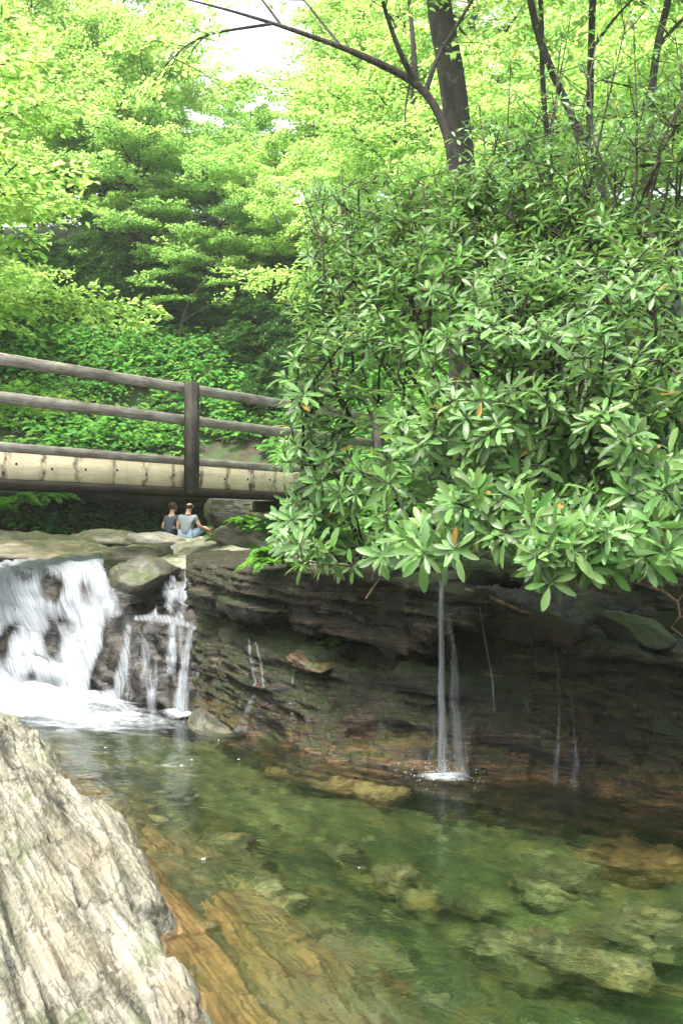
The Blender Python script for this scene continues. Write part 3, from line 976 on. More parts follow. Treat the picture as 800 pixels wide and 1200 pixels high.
boulder('stream_rock', P(115, 633, 23.5), (1.2, 0.8, 0.20), M['shelf'], 71, 'long low stream rock in the shade under the bridge', rot=(R(2), R(-3), 0), angular=0.9)
boulder('overhanging_boulder', P(170, 671, 13.45), (0.40, 0.6, 0.20), M['wetboulder'], 11, 'rounded overhanging boulder splitting the waterfall at its top', rot=(R(10), R(14), R(-20)), rough=0.16)
boulder('abutment_rock', P(286, 612, 23.0), (0.85, 0.8, 0.62), M['wetboulder'], 12, 'blocky mossy rock behind the people, under the right end of the bridge', rot=(0, 0, R(15)), angular=1.0, squash=6.0, rough=0.12)
boulder('mossy_stone', P(743, 737, 8.62), (0.36, 0.22, 0.135), M['darkmoss'], 13, 'long green mossy stone lying on the ledge under the leaves at the right', rot=(R(5), R(18), R(-25)), cat='stone')
boulder('orange_rock', P(380, 772, 10.66), (0.30, 0.34, 0.07), M['rust'], 14, 'rust orange block sticking out of the wall below the small fern', rot=(R(8), R(10), R(-45)), angular=1.0, squash=5.0, rough=0.34, cat='rock')
boulder('brown_boulder', P(262, 858, 11.2), (0.55, 0.34, 0.15), M['wetboulder'], 15, 'wet brown rock at the waterline right of the big waterfall', rot=(0, R(16), R(-35)), cat='rock')
boulder('bank_stone', P(562, 672, 9.6), (0.22, 0.2, 0.15), M['darkmoss'], 16, 'mossy round stone under the shrub right of the thin waterfall', cat='stone')
boulder('bank_stone', P(596, 668, 9.7), (0.17, 0.2, 0.20), M['darkmoss'], 17, 'upright mossy stone under the shrub, further right than the round one', cat='stone')
boulder('ledge_cap', P(465, 672, 10.2), (0.55, 0.4, 0.08), M['boulder'], 18, 'thin flat rock lying on the ledge left of the thin waterfall', rot=(R(3), R(6), R(-40)), angular=0.9, cat='rock')
boulder('pale_rock', P(370, 664, 11.0), (0.34, 0.3, 0.10), M['pale'], 19, 'small pale rock on the ledge below the fringe of leaves', rot=(R(3), R(10), R(-30)), cat='rock')
# under water
def sunk(px, py, r, mat, seed, label, rz=0.0, top=0.25, tilt=0.0):
    """a rock whose top lies «top» metres under the surface where the pixel looks, refraction included"""
    zc = -top - r[2] * 0.8
    rd = ray(px, py)
    k = (CAMZ + 0.62 * top) / -rd.z
    c = Vector((0, 0, CAMZ)) + rd * k
    c.z = zc
    return boulder('submerged_rock', c, r, mat, seed, label, rot=(tilt, 0, rz), cat='rock', angular=0.9, rough=0.85, squash=4.0, sub=6)


ea = math.atan2(-5.0, 1.75)
sunk(300, 1050, (0.9, 0.16, 0.18), M['sunk'], 22, 'narrow pale yellow ridge under water beside the orange shelf', ea, 0.52)
sunk(440, 1040, (0.75, 0.17, 0.30), M['sunk'], 23, 'yellowish ridge under water in the middle of the pool', ea + R(20), 0.65)
sunk(548, 1095, (0.16, 0.10, 0.12), M['sunk'], 24, 'small pale stone alone on the deep bed near the middle', ea + R(40), 0.85)
sunk(665, 1145, (0.62, 0.17, 0.25), M['sunk'], 25, 'long pale rock under water at the bottom right', ea + R(35), 0.70)
sunk(785, 1025, (0.50, 0.42, 0.32), M['sunk_orange'], 26, 'big orange rock under water at the right edge', 0.4, 0.55)
sunk(745, 1110, (0.36, 0.28, 0.30), M['sunk'], 27, 'greenish round rock under water in front of the big orange rock', 0.8, 0.70)
sunk(665, 1065, (0.40, 0.26, 0.25), M['sunk'], 28, 'dim green rock under water left of the orange rock', 0.3, 0.80)
sunk(385, 1165, (0.28, 0.20, 0.20), M['sunk'], 29, 'pale green rock under water at the bottom, left of centre', 0.9, 0.60)
sunk(445, 1175, (0.17, 0.11, 0.12), M['sunk_orange'], 30, 'small brownish stone under water near the bottom centre', 1.9, 0.70)
sunk(390, 925, (0.85, 0.26, 0.2), M['sunk_orange'], 72, 'brown shelf of rock under water along the foot of the wall', R(-46), 0.42)
stm = MB()
for _ in range(420):
    cx0, cy0 = rng.uniform(-2.4, 3.8), rng.uniform(3.6, 9.6)
    if fbm(np.array([[cx0 * 0.8, cy0 * 0.8, 4.0]]), 2, 181)[0] < -0.05:
        continue
    h = bed_bvh.ray_cast(Vector((cx0, cy0, 5)), Vector((0, 0, -1)))
    v_, f_ = ICO3S
    r0_ = float(np.clip(rng.lognormal(-3.1, 0.55), 0.015, 0.16))
    w_ = v_ * (1 + 0.35 * fbm(v_ * 1.6 + rng.uniform(0, 50), 2, 9))[:, None] * np.array((1, rng.uniform(0.5, 0.9), rng.uniform(0.3, 0.6))) * r0_
    a_ = rng.uniform(0, 6.28)
    w_ = w_ @ np.array(((math.cos(a_), math.sin(a_), 0), (-math.sin(a_), math.cos(a_), 0), (0, 0, 1)))
    stm.add(w_ + np.array(h[0]), f_)
tag(stm.build('pebbles', M['sunk']), 'loose pale pebbles and cobbles lying on the bed of the pool', 'pebbles', kind='stuff')

# ------------------------------------------------------------------ falling water
def uv_attr(o, uv_v, cover):
    me = o.data
    li = np.zeros(len(me.loops), np.int32)
    me.loops.foreach_get('vertex_index', li)
    l = me.uv_layers.new(name='UVMap')
    l.data.foreach_set('uv', uv_v[li].astype(np.float32).ravel())
    a = me.attributes.new('cover', 'FLOAT', 'POINT')
    a.data.foreach_set('value', np.asarray(cover, np.float32))


wf = empty('waterfall', P(60, 818, 13.1), 0, 'wide white waterfall pouring over dark rock into the pool at the left', 'waterfall')
base_w = np.array(wf.location)
# smooth the rock so that the sheet bridges small hollows, and lay it a few centimetres proud
S = CG.copy()
for _ in range(10):
    S[1:-1] = 0.25 * S[:-2] + 0.5 * S[1:-1] + 0.25 * S[2:]
    S[:, 1:-1] = 0.25 * S[:, :-2] + 0.5 * S[:, 1:-1] + 0.25 * S[:, 2:]
sn = grid_normals(S)
Sv = S.reshape(-1, 3)
un = np.linspace(0, 1, S.shape[0])[:, None] * np.ones((1, S.shape[1]))
vn = np.ones((S.shape[0], 1)) * np.linspace(0, 1, S.shape[1])[None, :]
um_m = np.cumsum(np.linalg.norm(np.diff(S, axis=0, prepend=S[:1]), axis=2), axis=0).mean(1)[:, None] * np.ones((1, S.shape[1]))
vm_m = np.cumsum(np.linalg.norm(np.diff(S, axis=1, prepend=S[:, :1]), axis=2), axis=1).mean(0)[None, :] * np.ones((S.shape[0], 1))
strand = fbm(np.stack([(um_m + 0.35 * vm_m).ravel() * 9, vm_m.ravel() * 0.9, un.ravel() * 0], 1), 4, 71)
Sv = Sv + sn.reshape(-1, 3) * (0.085 + 0.06 * strand)[:, None]
X, Y = project(Sv)
f_right = np.interp(Y, [655, 664, 680, 700, 718, 732, 745, 770, 800, 826, 860], [128, 128, 137, 146, 150, 140, 128, 118, 113, 112, 112])
wob = 7 * fbm(np.stack([X * 0.06, Y * 0.025, X * 0], 1), 3, 73)
cov = 0.79 * sstep(5, -14, X - f_right + wob)
c2 = np.interp(Y, [722, 745, 790, 826, 850], [152, 147, 142, 137, 136])
w2 = np.interp(Y, [722, 745, 790, 826], [6, 8, 10, 12])
cov = np.maximum(cov, 0.62 * sstep(1.35, 0.1, np.abs(X - c2 + wob * 0.9) / w2) * sstep(722, 735, Y))
veil = (0.60 - 0.10 * sstep(165, 145, X)) * sstep(112, 128, X) * sstep(236, 224, X) * sstep(718, 732, Y + 0.10 * (X - 190)) * (0.65 + 0.9 * fbm(np.stack([X * 0.10, Y * 0.012, X * 0], 1), 3, 78))
veil = np.maximum(veil, 0.70 * sstep(190 - 0.35 * (Y - 664), 200 - 0.35 * (Y - 664), X) * sstep(226, 218, X) * sstep(660, 668, Y) * sstep(742, 722, Y) * (0.7 + 0.9 * fbm(np.stack([X * 0.09, Y * 0.03, X * 0], 1), 3, 79)))
cov = np.maximum(cov, np.clip(veil, 0, 0.8))
for (pth, wd, cv_) in ((((160, 724), (180, 724), (205, 727), (228, 736)), (6, 9, 9, 5), 0.60), (((224, 738), (219, 765), (215, 800), (213, 836)), (4, 7, 10, 16), 0.62),
                       (((168, 792), (176, 805), (180, 826)), (12, 15, 10), 0.46)):
    pth = np.array(pth, float)
    for ka in range(len(pth) - 1):
        a_, b_ = pth[ka], pth[ka + 1]
        tq = np.clip(((X - a_[0]) * (b_ - a_)[0] + (Y - a_[1]) * (b_ - a_)[1]) / ((b_ - a_) ** 2).sum(), 0, 1)
        dq = np.hypot(X + wob * 0.35 - a_[0] - tq * (b_ - a_)[0], Y - a_[1] - tq * (b_ - a_)[1])
        cov = np.maximum(cov, cv_ * sstep(1.25, 0.25, dq / (wd[ka] * (1 - tq) + wd[ka + 1] * tq)))
for (ex, ey, ax, ay, k) in ((62, 688, 13, 18, 0.75), (60, 750, 10, 22, 0.75), (4, 756, 9, 20, 0.7), (18, 738, 8, 9, .4), (36, 792, 7, 7, 0.4), (100, 692, 10, 12, 0.35), (76, 728, 14, 8, 0.3),
                            (128, 740, 9, 20, 0.55), (121, 795, 8, 24, 0.7), (28, 672, 14, 7, 0.3), (-60, 720, 14, 30, 0.7), (-110, 760, 16, 20, .6)):
    e = ((X - ex + wob * 0.8) / ax) ** 2 + ((Y - ey + wob) / ay) ** 2
    cov = cov - k * np.exp(-e * 1.1)
cov = cov * sstep(645, 652, Y)
cov = np.clip(cov, 0, 1)
F = grid_faces(*S.shape[:2])[:, ::-1]
F = F[(cov[F] > 0.015).any(1) & (Sv[F][:, :, 2] > -0.08).all(1)]
used = np.unique(F)
idx = np.full(len(Sv), -1)
idx[used] = np.arange(len(used))
o = MB().add(Sv[used] - base_w, idx[F]).build('water_sheet', M['fall'], wf)
uv_attr(o, np.stack([(um_m + 0.30 * vm_m).ravel(), vm_m.ravel()], 1)[used], cov[used])


def foam_patch(parent, cx, cy, rx, ry, rot, peak, zlift, nseg=70, hump=0.05, seed=81, fade=1.0):
    a = np.linspace(-1, 1, nseg)
    A, B = np.meshgrid(a, a, indexing='ij')
    A, B = A.ravel(), B.ravel()
    ca, sa = math.cos(rot), math.sin(rot)
    x = cx + A * rx * ca - B * ry * sa
    y = cy + A * rx * sa + B * ry * ca
    rr = np.sqrt(A * A + B * B)
    cov = np.clip(peak * (1 - rr ** fade), 0, 1)
    p = np.stack([x, y, x * 0], 1)
    z = zlift + cov * hump * (0.6 + fbm(p * 2.5, 4, seed)) + 0.03 * cov * fbm(p * 7, 3, seed + 1)
    Vv = np.stack([x, y, z], 1) - np.array(parent.location)
    o = MB().add(Vv, grid_faces(nseg, nseg)).build('foam', M['foam'], parent)
    uv_attr(o, np.stack([A, B], 1), cov)
    return o


foam_patch(wf, -4.5, 12.6, 3.9, 2.0, R(-26), 1.02, 0.035, 130, 0.24, 81, 1.2)
foam_patch(wf, -3.0, 11.7, 3.2, 1.9, R(-40), 0.80, 0.022, 130, 0.03, 85, 1.0)
foam_patch(wf, -1.6, 9.4, 3.0, 1.6, R(-50), 0.50, 0.018, 130, 0.015, 89, 0.9)


flk = MB()  # white foam flecks that also stand in for glints on the water
for _ in range(10):
    u_ = rng.random() ** 1.4
    fx, fy = P(150 + 200 * u_ + rng.normal(0, 50), 850 + 210 * u_ + rng.normal(0, 25), 1.0)[[0, 1]], 0
    pyq = 848 + 190 * u_ + rng.normal(0, 28)
    pxq = 170 + 190 * u_ + rng.normal(0, 65)
    rd_ = ray(pxq, pyq)
    k_ = CAMZ / -rd_.z
    c_ = np.array((rd_.x * k_, rd_.y * k_, 0.012))
    if edge_dist(np.array([c_[0]]), np.array([c_[1]]))[0][0] * ESIGN > -0.25 or c_[1] > 12.2:
        continue
    a_ = np.linspace(0, 2 * np.pi, 9)[:-1]
    r_ = rng.uniform(0.003, 0.008) * (1 + 0.45 * np.clip(rng.normal(size=8), -1.5, 1.5)) * (2.0 if rng.random() < 0.12 else 1)
    ring_ = np.stack([c_[0] + r_ * np.cos(a_) * rng.uniform(1.2, 3.5), c_[1] + r_ * np.sin(a_), np.full(8, c_[2])], 1)
    flk.add(np.vstack([ring_, c_ + np.array((0, 0, 0.006))]) - base_w, np.stack([np.arange(8), (np.arange(8) + 1) % 8, np.full(8, 8)], 1))
tag(flk.build('foam_glint_flecks', M['spray'], wf), kind='stuff')


def ribbon(name, path, widths, parent, d_off=0.05, surf=None, cover=0.8, nseg=40, nw=9, depths=None, seed=0, mat='ribbon', top_fade=0.0):
    """a strand of water following px/py path points on a rock surface, or free-falling at given depths"""
    path = np.array(path, float)
    t = np.linspace(0, 1, len(path))
    tt = np.linspace(0, 1, nseg)
    pxs, pys = np.interp(tt, t, path[:, 0]), np.interp(tt, t, path[:, 1])
    ws = np.interp(tt, np.linspace(0, 1, len(widths)), widths)
    C = []
    last = None
    for i in range(nseg):
        if depths is not None:
            d = np.interp(tt[i], np.linspace(0, 1, len(depths)), depths)
        else:
            h = hit(pxs[i], pys[i], *surf)
            d = (h[0].y - d_off) if h else last
            if last is not None:
                d = min(d, last + 0.03) if pys[i] > 0 else d
                d = 0.6 * d + 0.4 * last
            last = d
        C.append(P(pxs[i], pys[i], d))
    C = np.array(C)
    a = np.linspace(-1, 1, nw)
    right = np.array((0.93, -0.36, 0))
    fr = np.array((-0.36, -0.93, 0))
    wm_ = ws * C[:, 1] / FPX
    jit = fbm(np.stack([tt * 9, tt * 0 + seed, tt * 0], 1), 3, 90 + seed) * 0.25
    V = C[:, None, :] + ((a[None, :] + jit[:, None]) * wm_[:, None])[:, :, None] * right + ((1 - a**2)[None, :] * wm_[:, None] * 0.6)[:, :, None] * fr
    cov = cover * (1 - np.abs(a) ** 2.2)[None, :] * np.ones((nseg, 1))
    if top_fade:
        cov = cov * sstep(0, top_fade, tt)[:, None]
    Vv = V.reshape(-1, 3) - np.array(parent.location)
    o = MB().add(Vv, grid_faces(nseg, nw)).build(name, M[mat], parent)
    uv = np.stack([(np.ones((nseg, 1)) * (a[None, :] * 0.5 + seed * 1.37)).ravel() * np.clip(max(widths) / 6, 0.6, 4), (tt[:, None] * np.ones((1, nw))).ravel() * 3], 1)
    uv_attr(o, uv, cov.ravel())
    return o


# right-hand fall: two steps
rf = empty('waterfall', P(218, 834, 12.0), 0, 'narrow stepped waterfall right of the wide one, dropping off a dark shelf', 'waterfall')
SB = (cascade_bvh, cliff_bvh)
ribbon('water_strand', [(223, 738), (219, 765), (216, 800), (214, 834)], [4, 8, 11, 16], rf, 0.10, SB, 0.55, seed=5)
foam_patch(rf, *P(214, 836, 11.85)[:2], 0.5, 0.4, 0, 1.05, 0.03, 50, 0.10, 95)

tf = empty('waterfall', P(520, 911, 8.9), 0, 'thin straight waterfall falling free from the ledge under the shrub', 'waterfall')
lips = [hit(pp, yy, cliff_bvh) for yy in range(684, 760, 4) for pp in (511, 517, 523, 529)]
dl = min([h[0].y for h in lips if h and h[0].z > 1.1] + [8.95]) - 0.05
lt = hit(517, 684, cliff_bvh)
ribbon('water_strand', [(517, 681), (517, 700), (517, 800), (518, 912)], [4.5, 4.5, 6.5, 9.0], tf, cover=0.66, depths=[dl + 0.12, dl, dl, dl], seed=11, nseg=70)
ribbon('water_strand', [(522, 688), (531, 760), (537, 840), (542, 908)], [2, 7, 12, 17], tf, cover=0.46, depths=[dl + 0.06, dl, dl, dl], seed=12, nseg=60, top_fade=0.2)
ribbon('water_strand', [(511, 800), (508, 860), (503, 908)], [2, 4, 6], tf, cover=0.36, depths=[dl, dl, dl], seed=13, nseg=50, top_fade=0.3)
ribbon('water_strand', [(521, 690), (527, 760), (530, 840), (531, 908)], [6, 14, 20, 26], tf, cover=0.30, depths=[dl + 0.10, dl + 0.03, dl + .03, dl + .03], seed=14, nseg=60, top_fade=0.15, nw=15)
drops = MB()
for _ in range(130):
    v_, f_ = ICO[3]
    an, rr_ = rng.uniform(0, 6.28), abs(rng.normal(0, 0.2))
    c_ = P(522, 911, 8.85) - np.array(tf.location) + np.array((rr_ * math.cos(an) * 1.3, rr_ * math.sin(an), abs(rng.normal(0.03, 0.07)) * math.exp(-rr_ * 2)))
    drops.add(ICO3S[0] * rng.uniform(0.0015, 0.0045) + c_, ICO3S[1])
tag(drops.build('spray', M['spray'], tf), kind='stuff')
foam_patch(tf, *P(522, 910, 8.85)[:2], 0.55, 0.42, 0, 0.98, 0.02, 90, 0.06, 96, 0.8)
foam_patch(tf, *P(560, 925, 8.55)[:2], 1.0, 0.4, R(-40), 0.30, 0.015, 70, 0.01, 97)


def trickle(paths, label, cover=0.5):
    cover += 0.05
    e = empty('trickle', P(paths[0][0][-1][0], paths[0][0][-1][1], 9), 0, label, 'trickle', 'water trickling down the dark wall')
    for k, (pth, wd) in enumerate(paths):
        ribbon('water_strand', pth, wd, e, 0.018, (cliff_bvh,), cover, seed=20 + k + len(label), nseg=50, nw=5)


trickle([([(292, 748), (294, 770), (300, 800), (298, 804)], [3, 4, 3]), ([(300, 752), (307, 780), (309, 806)], [2, 3, 2])], 'pair of short white trickles on the wall beside the stepped waterfall', 0.55)
trickle([([(342, 765), (344, 785), (343, 802)], [2, 3, 2])], 'faint short trickle on the wall left of the orange rock', 0.45)
trickle([([(300, 812), (290, 835), (284, 858)], [4, 9, 15])], 'splash running over the brown waterline rock', 0.40)
trickle([([(562, 712), (570, 760), (577, 800), (579, 836)], [1.6, 2.0, 2.2, 2])], 'long thin trickle just right of the thin waterfall', 0.55)
trickle([([(620, 745), (628, 770), (630, 800)], [1.2, 1.6, 1.5]), ([(634, 755), (635, 790)], [1, 1])], 'two hair-thin trickles in the middle of the dark wall', 0.45)
trickle([([(648, 745), (654, 790), (655, 850), (650, 925)], [1.5, 2.5, 4, 7])], 'trickle spreading into a fan low on the dark wall', 0.46)
trickle([([(668, 800), (672, 850), (676, 895), (672, 930)], [1.5, 2, 6, 9])], 'white trickle nearest the mossy stone, spreading at the waterline', 0.45)
trickle([([(590, 750), (592, 790)], [1.1, 1.3]), ([(603, 755), (604, 798)], [1, 1.3]), ([(614, 818), (620, 835)], [1.2, 2])], 'three faint drips on the wall below the long thin trickle', 0.45)

# ------------------------------------------------------------------ footbridge
A0, A1 = P(0, 522, 14.0), P(220, 533, 17.0)
bd = norm((A1 - A0) * np.array((1, 1, 0)))
bz = (A0[2] + A1[2]) / 2 - 0.01
bn = np.array((bd[1], -bd[0], 0.0))                   # towards the camera side
br = empty('footbridge', (A1[0], A1[1], bz), math.atan2(bd[1], bd[0]), 'weathered wooden footbridge with a two-rail railing crossing above the waterfall', 'bridge')
# local axes: x along the bridge (right/back), y to the far side, z up; z=0 at deck top
W_ = 1.5
L0, L1 = -10.5, 6.5


def lb(name, mat, boxes, bev=0.012, parent=br):
    mb = MB()
    for (x0, x1, y0, y1, z0, z1) in boxes:
        nseg = 1
        box(mb, ((x0 + x1) / 2, (y0 + y1) / 2, (z0 + z1) / 2), (x1 - x0) / 2, (y1 - y0) / 2, (z1 - z0) / 2, bev=bev)
    return mb.build(name, mat, parent, smooth=False)


bl = []
xx = L0
while xx < L1:
    bl.append((xx, xx + 0.138, -0.03, W_, -0.055, 0.0))
    xx += 0.145
lb('deck_boards', M['deck'], bl, 0.006)
lb('curb', M['rail'], [(L0, L1, -0.045, 0.03, -0.114, 0.012)], 0.012)
lb('side_board', M['fascia'], [(L0, L1, -0.012, 0.05, -0.50, -0.118)], 0.005)
lb('bottom_beam', M['beam'], [(L0, L1, -0.04, 0.14, -0.62, -0.504)], 0.01)
lb('far_beam', M['beam'], [(L0, L1, W_ - 0.15, W_ - 0.05, -0.60, -0.06)], 0.01)
lb('cross_beam', M['beam'], [(3.4, 3.75, -0.02, W_, -0.86, -0.625)], 0.02)
for xp in (-6.3, -0.05, 5.6):
    ps = lb('post', M['post'], [(xp - 0.09, xp + 0.09, -0.235, -0.055, -0.60, 1.265)], 0.012)
    for zz in (0.09, -0.32):
        v, f = ICO[3]
        MB().add(v * np.array((0.022, 0.012, 0.022)) + np.array((xp, -0.236, zz)), f).build('bolt', M['bolt'], ps)
for (z0, z1) in ((1.085, 1.255), (0.555, 0.722)):
    lb('rail', M['rail'], [(L0, L1, -0.050, 0.02, z0, z1)], 0.012)
sb = [c for c in br.children if c.name.startswith('side_board')][0]
v, f = ICO[3]
for k in range(34):
    xq = L0 + 0.25 + k * 0.62
    if -7 < xq < 3.5:
        MB().add(v * np.array((0.02, 0.011, 0.02)) + np.array((xq, -0.014, -0.30 + 0.02 * ((k * 7) % 3 - 1))), f).build('bolt', M['bolt'], sb)

# ------------------------------------------------------------------ people
def skin_body(name, nodes, edges, mat, parent=None, sub=2, root=0):
    me = bpy.data.meshes.new(name)
    me.from_pydata([nd[0] for nd in nodes], edges, [])
    o = bpy.data.objects.new(name, me)
    COL.objects.link(o)
    md = o.modifiers.new('Skin', 'SKIN')
    sv = me.skin_vertices[0].data
    for i, nd in enumerate(nodes):
        r = nd[1]
        sv[i].radius = (r, r) if not isinstance(r, tuple) else r
        sv[i].use_root = (i == root)
    md.use_smooth_shade = True
    s = o.modifiers.new('Subsurf', 'SUBSURF')
    s.levels = sub
    s.render_levels = sub
    bpy.context.view_layer.update()
    ev = o.evaluated_get(bpy.context.evaluated_depsgraph_get())
    m2 = bpy.data.meshes.new_from_object(ev)
    m2.name = name
    o.modifiers.clear()
    o.data = m2
    m2.materials.clear()
    m2.materials.append(mat)
    for p in m2.polygons:
        p.use_smooth = True
    if parent:
        o.parent = parent
    return o


def make_person(loc, rz, s, label, shirt, shorts, man):
    """seated on a rock, seen from behind; local +Y is forward, seat at z=0"""
    nodes = [((0, 0, 0.10), (0.15, 0.12)), ((0, 0.01, 0.28), (0.14, 0.105)), ((0, 0.03, 0.46), (0.165, 0.11)), ((0, 0.05, 0.555), (0.085, 0.075)),
             ((0, 0.065, 0.62), 0.052), ((0.01, 0.085, 0.70), (0.075, 0.085)), ((0.015, 0.095, 0.79), (0.078, 0.095)), ((0.015, 0.09, 0.845), (0.05, 0.06)),
             # right arm resting on the raised knee
             ((0.20, 0.05, 0.50), 0.062), ((0.30, 0.10, 0.28), 0.045), ((0.36, 0.30, 0.22), 0.036), ((0.42, 0.40, 0.19), 0.03),
             # left arm down to the rock
             ((-0.20, 0.05, 0.50), 0.062), ((-0.27, 0.02, 0.27), 0.045), ((-0.24, 0.14, 0.06), 0.034), ((-0.23, 0.20, 0.02), 0.03),
             # legs
             ((0.11, 0.05, 0.08), 0.10), ((0.30, 0.36, 0.26), 0.068), ((0.44, 0.55, -0.06), 0.048), ((0.50, 0.66, -0.12), 0.04),
             ((-0.10, 0.05, 0.08), 0.10), ((-0.08, 0.44, 0.20), 0.068), ((-0.06, 0.55, -0.18), 0.048), ((-0.06, 0.68, -0.22), 0.04)]
    edges = [(0, 1), (1, 2), (2, 3), (3, 4), (4, 5), (5, 6), (6, 7), (2, 8), (8, 9), (9, 10), (10, 11), (2, 12), (12, 13), (13, 14), (14, 15),
             (0, 16), (16, 17), (17, 18), (18, 19), (0, 20), (20, 21), (21, 22), (22, 23)]
    if not man:
        nodes[1] = ((0, 0.01, 0.28), (0.115, 0.09))
        nodes[2] = ((0, 0.03, 0.45), (0.14, 0.095))
        nodes[8] = ((0.17, 0.05, 0.49), 0.05)
        nodes[12] = ((-0.17, 0.05, 0.49), 0.05)
        nodes[9] = ((0.225, 0.03, 0.27), 0.037)
        nodes[10] = ((0.24, 0.10, 0.08), 0.03)
        nodes[11] = ((0.24, 0.17, 0.03), 0.027)
        nodes[17] = ((0.14, 0.46, 0.16), 0.065)
        nodes[18] = ((0.16, 0.60, -0.16), 0.045)
        nodes[19] = ((0.16, 0.72, -0.22), 0.038)
    body = skin_body('person', nodes, edges, M['skin'])
    body.location = loc
    body.rotation_euler = (0, 0, rz)
    body.scale = (s, s, s)
    tag(body, label, 'person')
    g = 1.13
    tn = [((0, 0, 0.05), (0.172, 0.145)), ((0, 0.01, 0.28), (0.158, 0.125)), ((0, 0.03, 0.46), (0.20, 0.15)), ((0, 0.045, 0.565), (0.135, 0.112)),
          (nodes[8][0], 0.086), (tuple(np.array(nodes[8][0]) * 0.45 + np.array(nodes[9][0]) * 0.55), 0.066),
          (nodes[12][0], 0.086), (tuple(np.array(nodes[12][0]) * 0.45 + np.array(nodes[13][0]) * 0.55), 0.066)]
    if not man:
        tn = [(p, tuple(np.array(r) * 0.86) if isinstance(r, tuple) else r * 0.84) for p, r in tn]
    skin_body('tshirt', tn, [(0, 1), (1, 2), (2, 3), (2, 4), (4, 5), (2, 6), (6, 7)], shirt, body)
    sn_ = [((0, 0, 0.07), (0.165, 0.135)), (nodes[16][0], 0.115), (tuple(np.array(nodes[16][0]) * 0.1 + np.array(nodes[17][0]) * 0.9), 0.088),
           (nodes[20][0], 0.115), (tuple(np.array(nodes[20][0]) * 0.1 + np.array(nodes[21][0]) * 0.9), 0.088)]
    skin_body('shorts', sn_, [(0, 1), (1, 2), (0, 3), (3, 4)], shorts, body)
    # face details on the far side of the head, and ears
    mb = MB()
    v, f = ICO[4]
    hc = np.array((0.015, 0.095, 0.765))
    for sx_ in (-1, 1):
        MB().add(v * np.array((0.014, 0.026, 0.034)) + hc + np.array((0.083 * sx_, 0.01, 0)), f).build('ear', M['skin'], body)
    mb.add(v * np.array((0.015, 0.024, 0.024)) + hc + np.array((0.0, 0.10, -0.01)), f)
    mb.build('nose', M['skin'], body)
    for sx_ in (-1, 1):
        MB().add(v * np.array((0.013, 0.008, 0.008)) + hc + np.array((0.034 * sx_, 0.092, 0.02)), f).build('eye', M['hair'], body)
    mb = MB()
    mb.add(v * np.array((0.028, 0.008, 0.007)) + hc + np.array((0, 0.092, -0.045)), f)
    mb.build('mouth', cloth_lip, body)
    v5, f5 = ICO[5]
    mb = MB()
    hv = v5 * np.array((0.093, 0.108, 0.112)) + hc + np.array((0, -0.012, 0.015 if man else 0.02))
    hv = hv + norm(v5) * (0.006 * fbm(v5 * 9, 3, 5))[:, None]
    if man:                                            # a ring of short hair, bald on top
        sel = (v5[:, 1] < 0.15) & (v5[:, 2] < 0.22) & (v5[:, 2] > -0.62)
    else:
        sel = ((v5[:, 1] < 0.35) | (v5[:, 2] > 0.55)) & (v5[:, 2] > -0.7)
    ff = f5[sel[f5].all(1)]
    mb.add(hv, ff)
    if not man:
        mb.add(v5 * np.array((0.055, 0.05, 0.05)) + hc + np.array((-0.01, -0.115, 0.05)), f5)
    mb.build('hair', M['hair'], body)
    # hands: a palm with five fingers, resting slightly curled
    for (wi, hi, side_) in ((10, 11, 1), (14, 15, -1)):
        w = np.array(nodes[wi][0])
        h = np.array(nodes[hi][0])
        fw = norm(h - w)
        sd = norm(np.cross(fw, (0, 0, 1)))
        hm = MB()
        for k, (off, ln) in enumerate(((-0.027, 0.055), (-0.009, 0.068), (0.009, 0.064), (0.026, 0.05))):
            p0 = h + sd * off + fw * 0.01
            tube(hm, [p0, p0 + fw * ln * 0.5 - np.array((0, 0, 0.004)), p0 + fw * ln - np.array((0, 0, 0.02))], [0.010, 0.009, 0.007], 6)
        p0 = h - sd * 0.026 * side_ - fw * 0.03
        tube(hm, [p0, p0 - sd * 0.03 * side_ + fw * 0.02, p0 - sd * 0.04 * side_ + fw * 0.05], [0.012, 0.010, 0.008], 6)
        hm.build('fingers', M['skin'], body)
    return body


cloth_lip = cloth_material('lips', (0.40, 0.17, 0.14))
pm = P(219, 631, 21.6)
make_person(pm, R(-24), 0.90, 'balding man in a grey t-shirt and light blue shorts seated on the rocks', M['greyshirt'], M['blueshorts'], True)
pw = P(200, 629, 21.8)
make_person(pw, R(-28), 0.84, 'woman in a slate t-shirt with hair in a bun, seated on the rocks', M['navyshirt'], M['darkshorts'], False)

# ------------------------------------------------------------------ rhododendrons over the wall
POLY = [(352, 205), (400, 215), (450, 190), (520, 190), (570, 165), (640, 150), (700, 110), (760, 80), (820, 60), (1050, 60), (1050, 560), (930, 620), (800, 655), (745, 655), (700, 668), (660, 690), (632, 690),
        (610, 640), (565, 632), (520, 655), (470, 640), (440, 660), (395, 668), (330, 655), (324, 610), (345, 560), (318, 525), (345, 490), (332, 440), (352, 390), (335, 350), (360, 300), (345, 250)]


def in_poly(x, y, poly):
    c = False
    j = len(poly) - 1
    for i in range(len(poly)):
        xi, yi = poly[i]
        xj, yj = poly[j]
        if (yi > y) != (yj > y) and x < (xj - xi) * (y - yi) / (yj - yi) + xi:
            c = not c
        j = i
    return c


def front_d(px, py):
    left = sstep(560, 330, px)
    up = sstep(470, 190, py)
    low = sstep(520, 690, py)
    d = 7.6 + 2.0 * left + 3.0 * up - 0.9 * low * (1 - left) - 0.5 * sstep(600, 900, px)
    return float(d)


